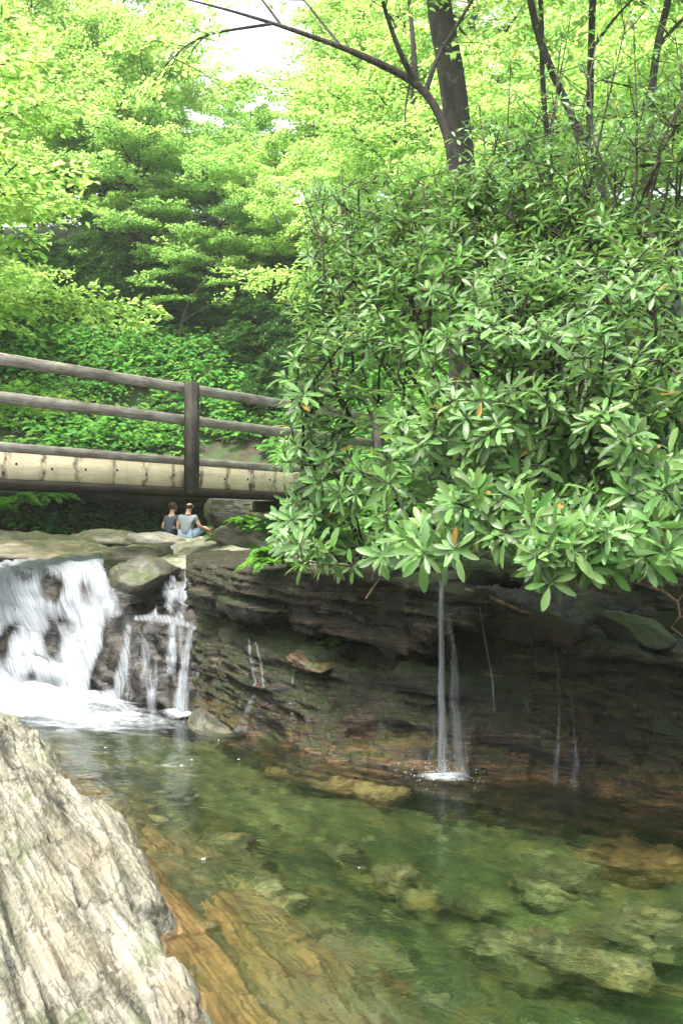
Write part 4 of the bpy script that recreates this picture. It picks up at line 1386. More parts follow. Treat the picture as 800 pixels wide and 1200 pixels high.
BASES = {'a': (0.35, 11.0, 1.9), 'b': (1.5, 10.2, 1.9), 'c': (2.9, 9.9, 2.0), 'd': (4.4, 9.3, 2.4), 'e': (1.8, 12.6, 2.6), 'f': (4.2, 12.0, 3.0)}
RL = {'a': 'rhododendron shrub at the left of the bank, leaning out to the end of the bridge',
      'b': 'dense rhododendron shrub directly above the thin waterfall',
      'c': 'rhododendron shrub with big rosettes hanging low over the dark wall',
      'd': 'rhododendron shrub growing out at the right edge above the mossy stone',
      'e': 'taller rhododendron shrub behind, in front of the thick trunk',
      'f': 'tall rhododendron shrub behind at the upper right, below the leaning trunks'}
tips = []
tries = 0
while len(tips) < 2300 and tries < 120000:
    tries += 1
    px, py = rng.uniform(310, 1050), rng.uniform(60, 700)
    if not in_poly(px, py, POLY):
        continue
    if px > 820 and rng.random() < 0.5:
        continue
    # clumps and hollows, so that dark gaps stay between the sprays
    q = fbm(np.array([[px * 0.012, py * 0.016, 0.0]]), 3, 201)[0]
    d0 = max(6.5, front_d(px, py) + 1.3 * q) + abs(rng.normal(0, 0.75))
    if q > 0.13 and rng.random() < 0.7:
        continue
    if py < 230 and rng.random() < 0.45:
        continue
    tips.append((*P(px, py, d0), q))
tries = 0
n_up = 0
while n_up < 850 and tries < 40000:
    tries += 1
    px, py = rng.uniform(360, 1000), rng.uniform(150, 345)
    if not in_poly(px, py, POLY) or (px > 820 and rng.random() < 0.6) or py < 190 - 0.10 * (px - 400) + rng.uniform(0, 40):
        continue
    q = fbm(np.array([[px * 0.014, py * 0.018, 4.0]]), 3, 203)[0]
    if q > 0.30:
        continue
    tips.append((*P(px, py, front_d(px, py) - 0.5 + 1.0 * q + abs(rng.normal(0, 0.7))), q))
    n_up += 1
tips = np.array(tips)
tip_xyz = tips[:, :3]
bk = list(BASES)
bp = np.array([BASES[k] for k in bk])
dd = np.linalg.norm((tip_xyz[:, None, :] - bp[None]) * np.array((1, 0.9, 0.45)), axis=2) + rng.uniform(0, 0.8, (len(tips), len(bk)))
own = dd.argmin(1)


def grow(base, tips, r0, up=0.35):
    """join tips to a base by a branching tree; returns nodes, parents, radii"""
    order = np.argsort(np.linalg.norm(tips - base, axis=1))
    nodes = [np.array(base)]
    par = [-1]
    tipnode = {}
    B = np.array(base)
    depth = [0.0]
    for i in order:
        t = tips[i]
        arr = np.array(nodes)
        dist = np.linalg.norm(arr - t, axis=1)
        cost = dist + 0.25 * np.array(depth)
        cost = np.where(np.linalg.norm(arr - B, axis=1) < np.linalg.norm(t - B) + 0.2, cost, cost + 5)
        j = int(cost.argmin())
        prev = arr[j]
        L = np.linalg.norm(t - prev)
        ns = max(1, int(L / 0.28))
        last = j
        for k in range(1, ns + 1):
            f = k / ns
            p = prev * (1 - f) + t * f
            p = p + np.array((rng.normal(0, 0.03), rng.normal(0, 0.03), -0.18 * L * f * (1 - f) + rng.normal(0, 0.02))) * (0 if k == ns else 1)
            nodes.append(p)
            par.append(last)
            depth.append(depth[last] + np.linalg.norm(p - nodes[last]))
            last = len(nodes) - 1
        tipnode[i] = last
    n = len(nodes)
    w = np.zeros(n)
    for i, k in tipnode.items():
        w[k] += 1
    for k in range(n - 1, 0, -1):
        w[par[k]] += w[k]
    rad = np.clip(0.0055 * np.maximum(w, 1) ** 0.38, 0.005, r0)
    return np.array(nodes), par, rad, tipnode


def stems_mesh(nodes, par, rad, ns=5):
    mb = MB()
    kids = {}
    for i, p in enumerate(par):
        kids.setdefault(p, []).append(i)
    stack = [(0, None)]
    # chains
    starts = [(0, c) for c in kids.get(0, [])]
    while starts:
        p, c = starts.pop()
        chain = [p, c]
        while True:
            ks = kids.get(chain[-1], [])
            if not ks:
                break
            ks = sorted(ks, key=lambda k: -rad[k])
            for o in ks[1:]:
                starts.append((chain[-1], o))
            chain.append(ks[0])
        pts = nodes[chain]
        rr = rad[chain].copy()
        rr[0] = rad[c]
        tube(mb, pts, rr, ns)
    return mb


def rosettes(mb, pos, axis, L, count=(9, 13), spread=(0.15, 0.75)):
    P0, D, U, LL, WW, DR = [], [], [], [], [], []
    for p, a, l in zip(pos, axis, L):
        a = a / np.linalg.norm(a)
        s = np.cross(a, (0.2, 0.1, 1.0))
        s /= np.linalg.norm(s) + 1e-9
        b = np.cross(a, s)
        nleaf = max(4, int(rng.integers(*count) * rng.uniform(0.6, 1.15)))
        ph = rng.uniform(0, 6.28)
        for k in range(nleaf):
            an = ph + k * 2.39996
            inner = k / nleaf                      # later leaves stand more upright
            el = rng.uniform(*spread) * 0.35 + inner * 0.75 - 0.22
            rad_ = math.cos(an) * s + math.sin(an) * b
            d = rad_ * math.cos(el) + a * math.sin(el)
            u = a * math.cos(el) - rad_ * math.sin(el)
            P0.append(p - a * 0.035 * (1 - inner) + rad_ * 0.008)
            D.append(d + rng.normal(0, 0.10, 3))
            U.append(u + rng.normal(0, 0.16, 3))
            ln = l * rng.uniform(0.75, 1.12) * (1 - 0.30 * inner)
            LL.append(ln)
            WW.append(ln * rng.uniform(0.22, 0.31))
            DR.append((rng.uniform(0.02, 0.32) + (0.35 if rng.random() < 0.12 else 0)) * (1 - 0.6 * inner))
    leaves_detailed(mb, np.array(P0), np.array(D), np.array(U), np.array(LL), np.array(WW), np.array(DR))


for bi, k in enumerate(bk):
    T = tip_xyz[own == bi]
    if len(T) < 5:
        continue
    base = np.array(BASES[k])
    base[2] = max(gh(base[0], base[1]), 1.2) - 0.05
    hcl = cliff_bvh.ray_cast(Vector((base[0], base[1], 50)), Vector((0, 0, -1)))
    if hcl[0]:
        base[2] = max(base[2], hcl[0].z - 0.05)
    root = empty('rhododendron', base, 0, RL[k], 'shrub', 'rhododendrons on the bank above the wall')
    nodes, par, rad, tn = grow(base, T, 0.035)
    stems_mesh(nodes - base, par, rad).build('stems', M['stem'], root)
    mb = MB()
    ax = []
    for i, t in enumerate(T):
        p = nodes[par[tn[i]]]
        d = t - p
        d = d / (np.linalg.norm(d) + 1e-6)
        lowk = float(sstep(3.6, 2.2, t[2]))
        out = np.array((-0.55, -0.75, 0.0)) * rng.uniform(0.0, 0.35 + 0.75 * lowk)
        a = d * 0.45 + np.array((0, 0, 0.8 - 0.35 * lowk)) + out + rng.normal(0, 0.32, 3)
        ax.append(a)
    Ls = rng.uniform(0.145, 0.225, len(T)) * np.where(T[:, 2] > 4.2, 0.9, 1.0) * np.where((T[:, 2] < 2.9), 1.15, 1.0)
    rosettes(mb, T - base, ax, Ls)
    mb.build('foliage', M['rhodo'], root)

# upright leggy stems with drooping dark leaves, against the light at the top right
lg = []
for (x0, y0, x1, y1, d) in ((640, 260, 655, 60, 10.6), (668, 250, 700, 40, 10.9), (720, 240, 770, 60, 10.5), (610, 240, 640, 110, 11.2), (760, 220, 815, 90, 10.2), (580, 240, 560, 120, 11.6), (700, 260, 672, 130, 10.2), (380, 330, 352, 215, 10.4), (415, 330, 400, 195, 10.8), (795, 230, 790, 40, 10.7), (600, 250, 598, 70, 10.8), (630, 230, 668, 20, 11.0), (690, 220, 735, 20, 10.4), (745, 210, 742, 30, 10.0), (780, 230, 830, 20, 10.4), (560, 250, 585, 150, 10.6), (720, 230, 690, 90, 9.9), (650, 240, 612, 150, 10.2), (770, 200, 800, 110, 9.8)):
    lg.append((x0, y0, x1, y1, d))
rt = empty('tall_rhododendron', (2.2, 11.0, max(gh(2.2, 11.0), 1.9)), 0, 'leggy rhododendron with dark drooping leaves rising against the bright trees at the upper right', 'shrub', 'rhododendrons on the bank above the wall')
b0 = np.array(rt.location)
sm_, fm_ = MB(), MB()
for (x0, y0, x1, y1, d) in lg:
    a, b = P(x0, y0, d), P(x1, y1, d)
    c = b0 + (a - b0) * 0.5 + np.array((0, 0, -0.2))
    pts = np.array([b0 + rng.normal(0, 0.05, 3), c, a, a * 0.6 + b * 0.4 + rng.normal(0, 0.06, 3), b])
    tube(sm_, pts - b0, [0.03, 0.022, 0.014, 0.010, 0.006], 6)
    pos, axs, ll = [b], [np.array((0, -0.2, 0.6)) + rng.normal(0, .2, 3)], [0.15]
    for _ in range(9):
        f = rng.uniform(0.1, 0.98)
        m_ = a * (1 - f) + b * f
        t = m_ + np.array((rng.normal(0, 0.25), rng.normal(0, 0.2), rng.uniform(0.05, 0.3)))
        tube(sm_, np.array([m_, (m_ + t) / 2 + np.array((0, 0, -0.03)), t]) - b0, [0.006, 0.005, 0.004], 5)
        pos.append(t)
        axs.append(np.array((rng.normal(0, .4), rng.normal(-.2, .4), 0.7)))
        ll.append(rng.uniform(0.11, 0.16))
    rosettes(fm_, np.array(pos) - b0, axs, ll, (7, 11), (-0.9, 0.3))
sm_.build('stems', M['stem'], rt)
fm_.build('foliage', M['rhodo'], rt)

# bright fern at the left foot of the shrubs, small ferns elsewhere
def frond_plant(name, c, n, L, mat, label, seed, cat='fern', lean=(0, 0), width=0.26, rise=0.9):
    g = np.random.default_rng(seed)
    c = np.array(c, float)
    root = empty(name, c, 0, label, cat)
    st, lf = MB(), MB()
    P0, D, U, LL = [], [], [], []
    for k in range(n):
        an = k * 2.4 + g.uniform(-.3, .3)
        out = np.array((math.cos(an) + lean[0], math.sin(an) + lean[1], 0))
        l = L * g.uniform(0.65, 1.1)
        el = g.uniform(0.35, rise)
        t = np.linspace(0, 1, 9)
        pts = out[None, :] * (l * t * math.cos(el))[:, None] + np.array((0, 0, 1))[None] * (l * (t * math.sin(el) - 0.55 * t**2.2))[:, None]
        tube(st, pts, np.linspace(0.006, 0.002, 9), 4)
        tg = norm(np.gradient(pts, axis=0))
        for j in np.linspace(0.15, 1, 16):
            i = min(8, int(j * 8))
            p = pts[i] * (1 - (j * 8 - i)) + pts[min(8, i + 1)] * (j * 8 - i)
            sd = norm(np.cross(tg[i], (0, 0, 1)))
            for s_ in (-1, 1):
                P0.append(p)
                D.append(sd * s_ + tg[i] * 0.5 + g.normal(0, .1, 3))
                U.append(np.array((0, 0, 1)) + g.normal(0, .2, 3))
                LL.append(l * width * (1.1 - j) * 1.2 + 0.02)
    LL = np.array(LL)
    leaves_simple(lf, np.array(P0), np.array(D), np.array(U), LL, LL * 0.42)
    st.build('stems', M['stem'], root)
    lf.build('fronds', mat, root)
    return root


frond_plant('fern', P(318, 662, 10.7), 44, 0.46, M['fern'], 'bright green fern on the ledge at the left foot of the shrubs', 1, rise=1.3)
hf = hit(398, 752, cliff_bvh)
frond_plant('fern', hf[0] + Vector((-0.03, -0.05, 0.0)), 14, 0.20, M['fern'], 'small fern growing from a crack in the wall above the orange rock', 2, rise=1.0, lean=(-0.3, -0.5))
frond_plant('fern', P(285, 612, 21.9), 16, 0.55, M['fern'], 'leafy fern on the blocky mossy rock behind the people', 3)
frond_plant('fern', P(15, 598, 19.0) + np.array((0, 0, 0.1)), 22, 0.8, M['fern'], 'fern clump hanging under the left end of the bridge', 4)
frond_plant('fern', P(60, 585, 21), 20, 0.7, M['under'], 'darker fern beneath the bridge, right of the hanging clump', 5)

# twigs on the bank
tw = MB()
for pts, r in ((((742, 682), (775, 692), (793, 705), (796, 722), (786, 735), (800, 746), (830, 750)), 0.013), (((793, 705), (805, 690), (830, 680)), 0.009), (((796, 722), (812, 728), (830, 720)), 0.007)):
    tube(tw, [P(a, b, 7.75) for a, b in pts], np.linspace(r, r * 0.5, len(pts)), 6)
tag(tw.build('bare_twig', M['twig']), 'bare crooked brown twig hanging at the right edge beside the mossy stone', 'twig')
tw = MB()
tube(tw, [P(428, 702, 9.15), P(436, 690, 9.2), P(446, 676, 9.3), P(452, 668, 9.5)], [0.004, 0.006, 0.006, 0.005], 5)
tag(tw.build('dead_stick', M['twig']), 'short dead stick leaning off the ledge left of the thin waterfall', 'stick')
tw = MB()
tube(tw, [P(545, 690, 8.9), P(575, 700, 8.75), P(610, 716, 8.7), P(640, 722, 8.65)], [0.012, 0.016, 0.014, 0.008], 6)
tag(tw.build('fallen_branch', M['twig']), 'thin fallen branch along the lip of the wall right of the thin waterfall', 'branch')

# ------------------------------------------------------------------ trees
def gen_tree(seed, H, R_, base_f, n_limb, nleaf, leafL, mat_leaf, mat_bark, name, label, group, loc, rz, s, trunk_r=None, lean=0.0, tier=0.3, up=0.25):
    g = np.random.default_rng(seed)
    root = empty(name, loc, rz, label, 'tree', group, s)
    tb = MB()
    t = np.linspace(0, 1, 12)
    ax = np.stack([lean * H * t**1.4 + 0.02 * H * np.sin(t * 5 + seed), 0.02 * H * np.sin(t * 4.1 + seed * 2), H * 0.95 * t - 0.3], 1)
    r0 = trunk_r or H * 0.016
    tube(tb, ax, r0 * (1 - 0.88 * t) * (1 + 0.5 * np.exp(-t * 18)), 9)
    P0, D, U, LL = [], [], [], []
    up_v = np.array((0, 0, 1.0))
    for i in range(n_limb):
        f = base_f + (0.97 - base_f) * ((i + g.uniform(0, 1)) / n_limb)
        p = np.array([np.interp(f, t, ax[:, k]) for k in range(3)])
        az = i * 2.39996 + g.uniform(-.5, .5)
        rel = (f - base_f) / (1 - base_f)
        ln = R_ * (0.35 + 0.65 * math.sin(math.pi * min(1, 0.25 + 0.75 * rel)) ) * g.uniform(0.7, 1.15)
        if rel > 0.85:
            ln *= 0.7
        d = np.array((math.cos(az), math.sin(az), up + 0.7 * rel * rel))
        d = norm(d)
        tt = np.linspace(0, 1, 6)
        lp = p + d[None] * (ln * tt)[:, None] - up_v[None] * (0.16 * ln * tt**2)[:, None] + g.normal(0, 0.02 * ln, (6, 3)) * tt[:, None]
        tube(tb, lp, r0 * 0.30 * (1 - 0.9 * tt) * (1 - 0.5 * rel) + 0.006, 5)
        nsub = int(6 + ln * 2.2)
        for j in range(nsub):
            fs = 0.22 + 0.78 * (j + g.uniform(0, 1)) / nsub
            q = np.array([np.interp(fs, tt, lp[:, k]) for k in range(3)])
            sd = norm(np.cross(d, up_v)) * (1 if j % 2 else -1)
            dirn = norm(sd * g.uniform(0.5, 1.0) + d * g.uniform(0.3, 0.9) + up_v * g.normal(-0.05, tier * 0.5))
            l2 = (0.30 + 0.42 * ln * (1 - 0.55 * fs)) * g.uniform(0.6, 1.1)
            e = q + dirn * l2 - up_v * 0.10 * l2
            if l2 > 0.5:
                tube(tb, np.array([q, (q + e) / 2 + up_v * 0.04 * l2, e]), [0.012, 0.008, 0.004], 3, cap=False)
            k = int(nleaf * (0.5 + l2))
            u = g.uniform(0.05, 1.05, k)
            lat = norm(np.cross(dirn, up_v))
            w = g.normal(0, 0.16, k) * (0.4 + l2 * 0.55)
            pts = q + dirn * (l2 * u)[:, None] + lat[None] * w[:, None] + up_v[None] * (g.normal(0, 0.05, k) - 0.10 * l2 * u**2 - np.abs(w) * 0.2)[:, None]
            P0.append(pts)
            D.append(dirn[None] * 0.7 + lat[None] * (np.sign(w) * g.uniform(0.3, 1.0, k))[:, None] + g.normal(0, 0.3, (k, 3)) + np.array((0, 0, -0.12)))
            U.append(up_v[None] + np.array((-0.15, -0.35, 0)) + g.normal(0, 0.55, (k, 3)))
            LL.append(g.uniform(0.7, 1.2, k) * leafL)
    P0, D, U, LL = (np.concatenate(v) for v in (P0, D, U, LL))
    lm = MB()
    leaves_simple(lm, P0, D, U, LL, LL * 0.62)
    tb.build('trunk', mat_bark, root)
    lm.build('crown', mat_leaf, root)
    return root, len(P0)


GT = 'broadleaf trees on the wooded slopes'
TREES = [
    # kind, px, depth, scale, label
    ('maple', -150, 19.0, 1.1, 'yellow-green maple nearest on the left, its sprays reaching in from the edge'),
    ('maple', 30, 43.0, 1.25, 'bright maple standing above the left part of the railing'),
    ('birch', 160, 39.5, 0.95, 'light green tree with layered sprays behind the middle of the railing'),
    ('tall', 0, 50.0, 1.3, 'tall tree filling the upper left corner, behind the nearest maple'),
    ('tall', 130, 49.0, 1.2, 'tall green tree just left of the bright gap of sky'),
    ('maple', 410, 42.0, 1.1, 'pale yellow tree right of the bright gap of sky, above the shrubs'),
    ('tall', 465, 47.0, 1.25, 'far hazy tree rising just left of the thick trunk'),
    ('birch', 285, 47.0, 0.78, 'low far tree below the bright gap of sky'),
    ('birch', 250, 38.0, 0.78, 'young tree with flat sprays beside the bridge post'),
    ('maple', 330, 38.0, 0.72, 'young yellow-green tree behind the right end of the railing'),
    ('tall', 560, 40.0, 1.2, 'bright tree behind the thick trunk'),
    ('birch', 650, 33.0, 1.15, 'light tree behind the two leaning trunks'),
    ('tall', 760, 38.0, 1.25, 'tall bright tree in the upper right corner'),
    ('maple', 860, 27.0, 1.15, 'maple at the right edge behind the tall shrubs'),
    ('maple', 480, 30.0, 1.05, 'yellow-green tree seen left of the thick trunk'),
    ('birch', 100, 47.0, 1.2, 'far tree high on the slope above the left railing'),
    ('birch', -190, 25.0, 1.2, 'leafy tree on the left bank beside the bridge end'),
    ('tall', 690, 55.0, 1.2, 'far pale tree between the leaning trunks'),
    ('maple', 165, 41.0, 1.1, 'broad yellow-green tree on the slope above and left of the bridge post'),
    ('maple', 120, 42.0, 1.1, 'bright spreading tree above the dark shrubs, left of the post'),
    ('birch', 290, 41.0, 0.82, 'bright tree with low layered sprays above the right end of the railing'),
    ('maple', -110, 34.0, 1.15, 'yellow-green tree at the left edge behind the nearest maple'),
    ('tall', 430, 62.0, 1.1, 'farthest tree on the ridge, right of the bright gap of sky'),
]
protos = {}
KW = {'maple': dict(seed=5, H=11, R_=4.3, base_f=0.24, n_limb=34, nleaf=56, leafL=0.14, mat_leaf=M['maple'], mat_bark=M['bark']),
      'birch': dict(seed=9, H=10, R_=3.9, base_f=0.15, n_limb=32, nleaf=52, leafL=0.13, mat_leaf=M['birch'], mat_bark=M['bark'], tier=0.15, up=0.12),
      'tall': dict(seed=14, H=15, R_=4.8, base_f=0.22, n_limb=38, nleaf=44, leafL=0.155, mat_leaf=M['maple'], mat_bark=M['bark'])}
tot = 0
for i, (kd, px, d, s, label) in enumerate(TREES):
    x = (px - 400) / FPX * d
    z = gh(x, d) - 0.1
    if kd not in protos:
        protos[kd], nl = gen_tree(name='broadleaf_tree', label=label, group=GT, loc=(x, d, z), rz=i * 1.3, s=s, **KW[kd])
        print('leaves', kd, nl)
    else:
        copy_tree(protos[kd], (x, d, z), i * 1.3, s, label)

# trees with trunks in plain view at the top right
def path_tree(name, label, main, limbs, r0, d, mat, leaf_mat, spray=None, seed=1, top=None, leafL=0.12, group=None):
    """main and limbs are px paths at depth d (metres); the trunk goes on down to the ground and up out of the picture"""
    g = np.random.default_rng(seed)
    pts = [P(a, b, d) for a, b in main]
    x, y = pts[0][0], pts[0][1]
    gz_ = max(gh(x, y), 1.2)
    base = np.array((x, y, gz_ - 0.2))
    root = empty(name, base, 0, label, 'tree', group)
    tb, lm = MB(), MB()
    full = [base] + ([base * 0.5 + pts[0] * 0.5] if pts[0][2] - base[2] > 0.8 else []) + pts
    if top:
        for k in range(1, 5):
            full.append(full[-1] + (norm(pts[-1] - pts[-2]) * 0.4 + np.array((0, 0, 0.8))) * top / 4 + g.normal(0, .12, 3))
    full = np.array(full)
    rr = np.interp(np.linspace(0, 1, len(full)), [0, 0.15, 0.6, 1], [r0 * 1.25, r0, r0 * 0.8, r0 * (0.3 if top else 0.12)])
    # smooth the path
    tt = np.linspace(0, 1, len(full))
    ti = np.linspace(0, 1, len(full) * 5)
    fp = np.stack([np.interp(ti, tt, full[:, k]) for k in range(3)], 1)
    for _ in range(6):
        fp[1:-1] = 0.25 * fp[:-2] + 0.5 * fp[1:-1] + 0.25 * fp[2:]
    tube(tb, fp - base, np.interp(ti, tt, rr) * (1 + 0.08 * fbm(np.stack([ti * 14, ti * 0, ti * 0 + seed], 1), 3, seed)), 12)
    P0, D, U, LL = [], [], [], []

    def sprays(a, b, n, l):
        dv = norm(b - a)
        for j in range(n):
            q = a + (b - a) * g.uniform(0.1, 1.05)
            dirn = norm(dv * 0.6 + np.array((g.normal(0, 1), g.normal(0, 1), g.normal(-0.05, .2))))
            e = l * g.uniform(0.5, 1.1)
            tube(tb, np.array([q, q + dirn * e * 0.5 + np.array((0, 0, .03)), q + dirn * e - np.array((0, 0, .06))]) - base, [0.009, 0.006, 0.003], 4, cap=False)
            k = int(34 * e)
            u = g.uniform(0.1, 1.05, k)
            lat = norm(np.cross(dirn, (0, 0, 1)))
            w = g.normal(0, 0.14, k)
            P0.append(q + dirn * (e * u)[:, None] + lat * w[:, None] + np.array((0, 0, 1)) * (g.normal(0, 0.03, k) - 0.06 * u)[:, None] - base)
            D.append(dirn * 0.7 + lat * (np.sign(w) * g.uniform(.3, 1, k))[:, None] + g.normal(0, .3, (k, 3)))
            U.append(np.array((0, 0, 1)) + g.normal(0, .35, (k, 3)))
            LL.append(g.uniform(0.7, 1.2, k) * leafL)

    for (lp, r1, nsp, lsp, dd_) in limbs:
        lpt = np.array([P(a, b, d + dd_ * i / max(1, len(lp) - 1)) for i, (a, b) in enumerate(lp)])
        ti2 = np.linspace(0, 1, len(lpt) * 4)
        t2 = np.linspace(0, 1, len(lpt))
        f2 = np.stack([np.interp(ti2, t2, lpt[:, k]) for k in range(3)], 1)
        for _ in range(3):
            f2[1:-1] = 0.25 * f2[:-2] + 0.5 * f2[1:-1] + 0.25 * f2[2:]
        tube(tb, f2 - base, np.linspace(r1, r1 * 0.3, len(f2)), 7)
        for a, b in zip(lpt[1:-1], lpt[2:]):
            if nsp:
                sprays(a, b, nsp, lsp)
    if top:
        a = full[-5]
        for k in range(16):
            q = full[-5 + k % 5]
            az = k * 2.4
            e = q + np.array((math.cos(az), math.sin(az), 0.25)) * g.uniform(1.6, 3.2)
            tube(tb, np.array([q, (q + e) / 2 + np.array((0, 0, .15)), e]) - base, [0.05, 0.03, 0.01], 6)
            sprays(q * 0.6 + e * 0.4, e, 11, 1.1)
    tb.build('trunk', mat, root)
    if P0:
        leaves_simple(lm, np.concatenate(P0), np.concatenate(D), np.concatenate(U), np.concatenate(LL), np.concatenate(LL) * 0.6)
        lm.build('crown', leaf_mat, root)
    return root


path_tree('thick_tree', 'thick mottled tree trunk rising out of the shrubs at the top centre', [(543, 250), (540, 190), (532, 110), (522, 50), (510, -10)], [], 0.22, 14.5, M['bark'], M['maple'], seed=3, top=6.0)
path_tree('forked_tree', 'slender dark tree forking into bare arching branches that reach left across the top', [(536, 250), (530, 180), (512, 125), (487, 96), (440, 72), (400, 55), (335, 32), (270, 12), (190, -8)],
          [([(487, 96), (468, 62), (447, 0), (438, -50)], 0.045, 5, 0.9, -0.6), ([(487, 96), (483, 40), (478, -10), (476, -60)], 0.042, 5, 0.9, 0.8),
           ([(498, 108), (512, 66), (548, 10), (572, -40)], 0.04, 5, 0.9, 0.5), ([(318, 28), (250, 38), (222, 50), (198, 72)], 0.022, 5, 0.8, -0.6), ([(480, 98), (474, 128), (476, 172)], 0.016, 2, 0.4, -0.2),
           ([(400, 55), (372, 20), (340, -20)], 0.022, 6, 0.9, 0.9), ([(330, 30), (300, -10), (270, -40)], 0.02, 6, 0.9, 0.4)],
          0.06, 13.0, M['darkbark'], M['maple'], seed=4, leafL=0.10)
path_tree('leaning_tree', 'thin mottled trunk leaning to the left at the upper right', [(712, 230), (690, 180), (662, 120), (632, 50), (618, -10)], [([(668, 132), (640, 80), (628, 20)], 0.03, 3, 0.8, 0.6)], 0.060, 13.5, M['bark'], M['birch'], seed=5, top=5.0)
path_tree('straight_tree', 'straight slim trunk standing behind the leaning trunk at the upper right', [(692, 240), (690, 180), (691, 90), (694, -10)], [([(691, 60), (720, 20), (760, -20)], 0.03, 4, 0.8, 0.5)], 0.060, 14.5, M['bark'], M['birch'], seed=6, top=5.5)
path_tree('edge_tree', 'dark trunk nearest the right edge, curving at the top', [(752, 240), (762, 150), (764, 90), (772, 40), (786, -10)], [([(766, 60), (800, 20), (840, 0)], 0.035, 3, 0.8, 0.4)], 0.058, 13.0, M['bark'], M['birch'], seed=7, top=5.0)
path_tree('slim_tree', 'slimmest upright trunk between the thick trunk and the leaning one', [(655, 250), (640, 160), (634, 80), (634, -10)], [], 0.05, 16.0, M['bark'], M['birch'], seed=8, top=5.0)

# curved sapling in front of the dark slope
path_tree('sapling', 'crooked dark sapling on the slope behind the bridge post', [(208, 420), (212, 378), (222, 352), (240, 330), (255, 300), (266, 268)],
          [([(212, 378), (236, 362), (262, 348)], 0.02, 6, 1.0, -0.4), ([(240, 330), (262, 322), (290, 318)], 0.02, 6, 1.0, 0.4), ([(222, 352), (195, 335), (170, 330)], 0.02, 6, 1.0, -0.3),
           ([(248, 315), (228, 296), (200, 285)], 0.02, 6, 1.0, -0.3), ([(210, 395), (190, 385), (165, 380)], 0.015, 6, 1.0, -0.6)], 0.05, 36.5, M['darkbark'], M['birch'], seed=9, leafL=0.13)

# ------------------------------------------------------------------ evergreen shrubs on the slope
def gen_shrub(seed, R_, Hh, n, mat, name, label, group, loc, s, leafL=0.16):
    g = np.random.default_rng(seed)
    root = empty(name, loc, g.uniform(0, 6), label, 'shrub', group, s)
    v = norm(g.normal(size=(n, 3)))
    v[:, 2] = np.abs(v[:, 2])
    rr = g.uniform(0.55, 1.0, n) ** 0.5 * (0.85 + 0.35 * fbm(v * 2.2 + seed, 3, seed))
    T = v * rr[:, None] * np.array((R_, R_, Hh)) + np.array((0, 0, 0.15))
    st, lf = MB(), MB()
    for t in T[::8]:
        tube(st, np.array([(0, 0, 0), t * np.array((.4, .4, .55)), t]), [0.03, 0.015, 0.005], 4, cap=False)
    k = 9
    a = np.tile(np.arange(k) * 2.4, n) + np.repeat(g.uniform(0, 6, n), k)
    el = np.tile(np.linspace(-0.35, 0.7, k), n) + g.normal(0, .15, n * k)
    D = np.stack([np.cos(a) * np.cos(el), np.sin(a) * np.cos(el), np.sin(el)], 1) + np.repeat(v, k, 0) * 0.3
    U = np.stack([-np.cos(a) * np.sin(el), -np.sin(a) * np.sin(el), np.cos(el)], 1)
    LL = g.uniform(0.7, 1.15, n * k) * leafL
    leaves_simple(lf, np.repeat(T, k, 0), D, U, LL, LL * 0.36)
    st.build('stems', M['stem'], root)
    lf.build('foliage', mat, root)
    return root


GS = 'dark evergreen shrubs on the slope behind the bridge'
SH = [(310, 36.5, 1.3, 'dark evergreen shrub behind the right end of the top rail'), (345, 34, 1.2, 'dark evergreen shrub just left of the bright rhododendrons'), (262, 38, 1.2, 'dark shrub above and right of the bridge post'),
      (150, 38.5, 1.3, 'dark shrub up the slope left of the sapling'), (80, 38.5, 1.3, 'dark shrub high behind the left half of the railing'), (10, 38, 1.4, 'dark shrub at the far left of the slope'),
      (205, 38.8, 1.4, 'dark shrub highest up the slope behind the sapling'), (330, 38.2, 1.5, 'large dark shrub higher behind the right end of the railing'), (120, 39.2, 1.5, 'large dark shrub under the layered trees'),
      (375, 36, 1.5, 'dark shrub half hidden by the left edge of the rhododendrons'), (35, 39.4, 1.5, 'dark shrub highest at the left, in the deep shade'), (400, 28, 1.2, 'dark shrub low behind the rhododendrons')]
ps = None
for i, (px, d, s, label) in enumerate(SH):
    x = (px - 400) / FPX * d
    loc = (x, d, gh(x, d) - 0.1)
    if ps is None:
        ps = gen_shrub(3, 1.7, 1.9, 900, M['darkleaf'], 'evergreen_shrub', label, GS, loc, s)
    else:
        copy_tree(ps, loc, i * 1.7, s, label)

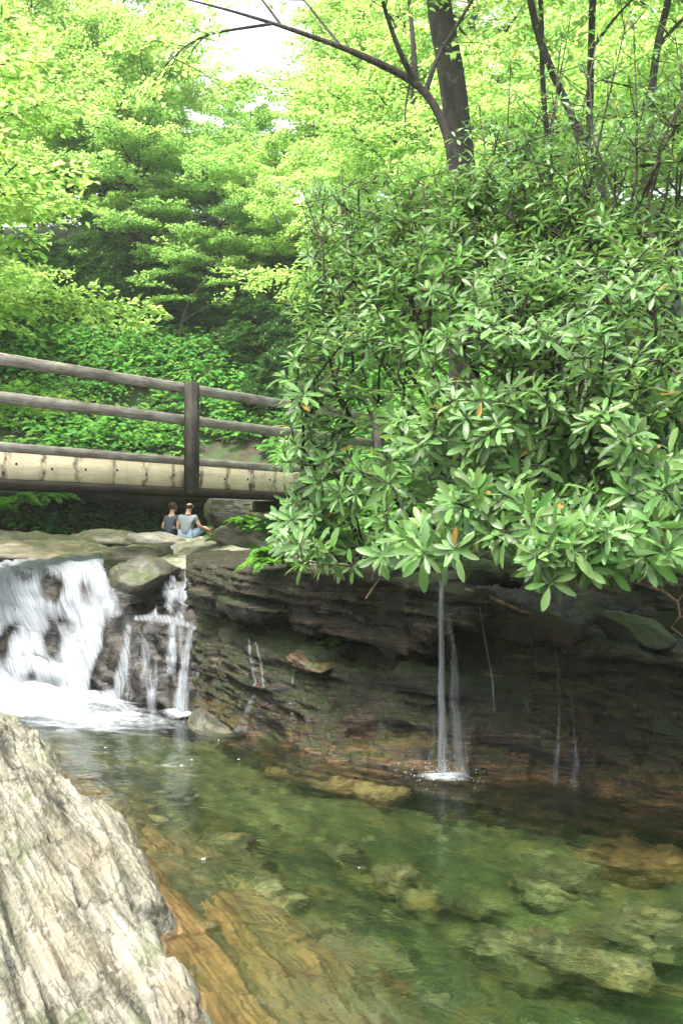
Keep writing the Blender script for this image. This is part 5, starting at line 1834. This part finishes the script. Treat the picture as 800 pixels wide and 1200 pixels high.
# light understorey that covers the slope: nobody could count it
um = MB()
n = 6500
cx_ = rng.uniform(-24, 6, n)
cy_ = rng.uniform(28.6, 44, n)
cx_ = np.concatenate([cx_, rng.uniform(-2.8, 3.5, 700)])
cy_ = np.concatenate([cy_, rng.uniform(19.5, 30, 700)])
dens = fbm(np.stack([cx_ * 0.25, cy_ * 0.25, cx_ * 0], 1), 3, 301)
near_band = sstep(40, 36.5, cy_)
keep = (rng.random(len(cx_)) < (0.4 + 0.6 * near_band)) & (dens > -0.35)
keep[-700:] = True
cx_, cy_, dens = cx_[keep], cy_[keep], dens[keep]
P0, D, U, LL = [], [], [], []
for a, b, q in zip(cx_, cy_, dens):
    z0 = gh(a, b)
    hgt = np.clip(0.35 + q * 2.4 + rng.uniform(0, 0.9), 0.15, 2.2)
    k = 20
    th = rng.uniform(0, 6.28, k)
    rad = np.sqrt(rng.uniform(0, 1, k)) * 0.55
    P0.append(np.stack([a + rad * np.cos(th), b + rad * np.sin(th), z0 + hgt * (1 - 0.5 * (rad / .55)**2) * rng.uniform(0.45, 1.0, k)], 1))
    D.append(np.stack([np.cos(th), np.sin(th), rng.normal(-0.1, .25, k)], 1))
    U.append(np.array((0, -0.15, 1.0)) + rng.normal(0, .3, (k, 3)))
    LL.append(rng.uniform(0.16, 0.24, k) * (0.55 + 1.1 * ((a * 1.7 + b * 2.3 + 3 * q) % 1.0)))
leaves_simple(um, np.concatenate(P0), np.concatenate(D), np.concatenate(U), np.concatenate(LL), np.concatenate(LL) * 0.62)
tag(um.build('undergrowth', M['under']), 'bright green undergrowth covering the slope behind the railing', 'undergrowth', kind='stuff')

# ------------------------------------------------------------------ thin haze added to pale the background
N = NT('haze')
N.t.links.new(N.n('VolumePrincipled', {'Color': (0.93, 0.97, 0.90), 'Density': HAZE, 'Anisotropy': 0.35}).outputs[0], N.out.inputs[1])
hz_ = MB()
box(hz_, (0, 15, 19.5), 75, 75, 23.5)
tag(hz_.build('haze', N.m, smooth=False), kind='stuff')

# ------------------------------------------------------------------ light
SUN_EL, SUN_AZ = 67.0, -138.0                            # azimuth measured from +Y towards +X
sun_d = bpy.data.lights.new('sun', 'SUN')
sun_d.energy = 1.5
sun_d.angle = R(12)
sun_d.color = (1.0, 0.96, 0.88)
sun = bpy.data.objects.new('sun', sun_d)
COL.objects.link(sun)
sv = Vector((math.sin(R(SUN_AZ)) * math.cos(R(SUN_EL)), math.cos(R(SUN_AZ)) * math.cos(R(SUN_EL)), math.sin(R(SUN_EL))))
sun.rotation_euler = sv.to_track_quat('Z', 'Y').to_euler()

wd = bpy.data.worlds.new('World')
scene.world = wd
wd.use_nodes = True
nt = wd.node_tree
nt.nodes.clear()
sky = nt.nodes.new('ShaderNodeTexSky')
sky.sky_type = 'NISHITA'
sky.sun_disc = False
sky.sun_elevation = R(SUN_EL)
sky.sun_rotation = R(SUN_AZ)
sky.air_density = 1.0
sky.dust_density = 4.0
sky.ozone_density = 0.6
hs = nt.nodes.new('ShaderNodeHueSaturation')
hs.inputs['Saturation'].default_value = 0.35
bg = nt.nodes.new('ShaderNodeBackground')
bg.inputs[1].default_value = 0.15
ow = nt.nodes.new('ShaderNodeOutputWorld')
nt.links.new(sky.outputs[0], hs.inputs['Color'])
nt.links.new(hs.outputs[0], bg.inputs[0])
nt.links.new(bg.outputs[0], ow.inputs[0])

vs = scene.view_settings
vs.view_transform = 'Standard'
vs.look = 'None'
vs.gamma = 1.0
vs.use_curve_mapping = False
vs.exposure = 2.35
cy = scene.cycles
cy.max_bounces = 10
cy.diffuse_bounces = 4
cy.glossy_bounces = 3
cy.transmission_bounces = 6
cy.transparent_max_bounces = 24
cy.volume_bounces = 1
cy.sample_clamp_indirect = 6.0
cy.use_denoising = True
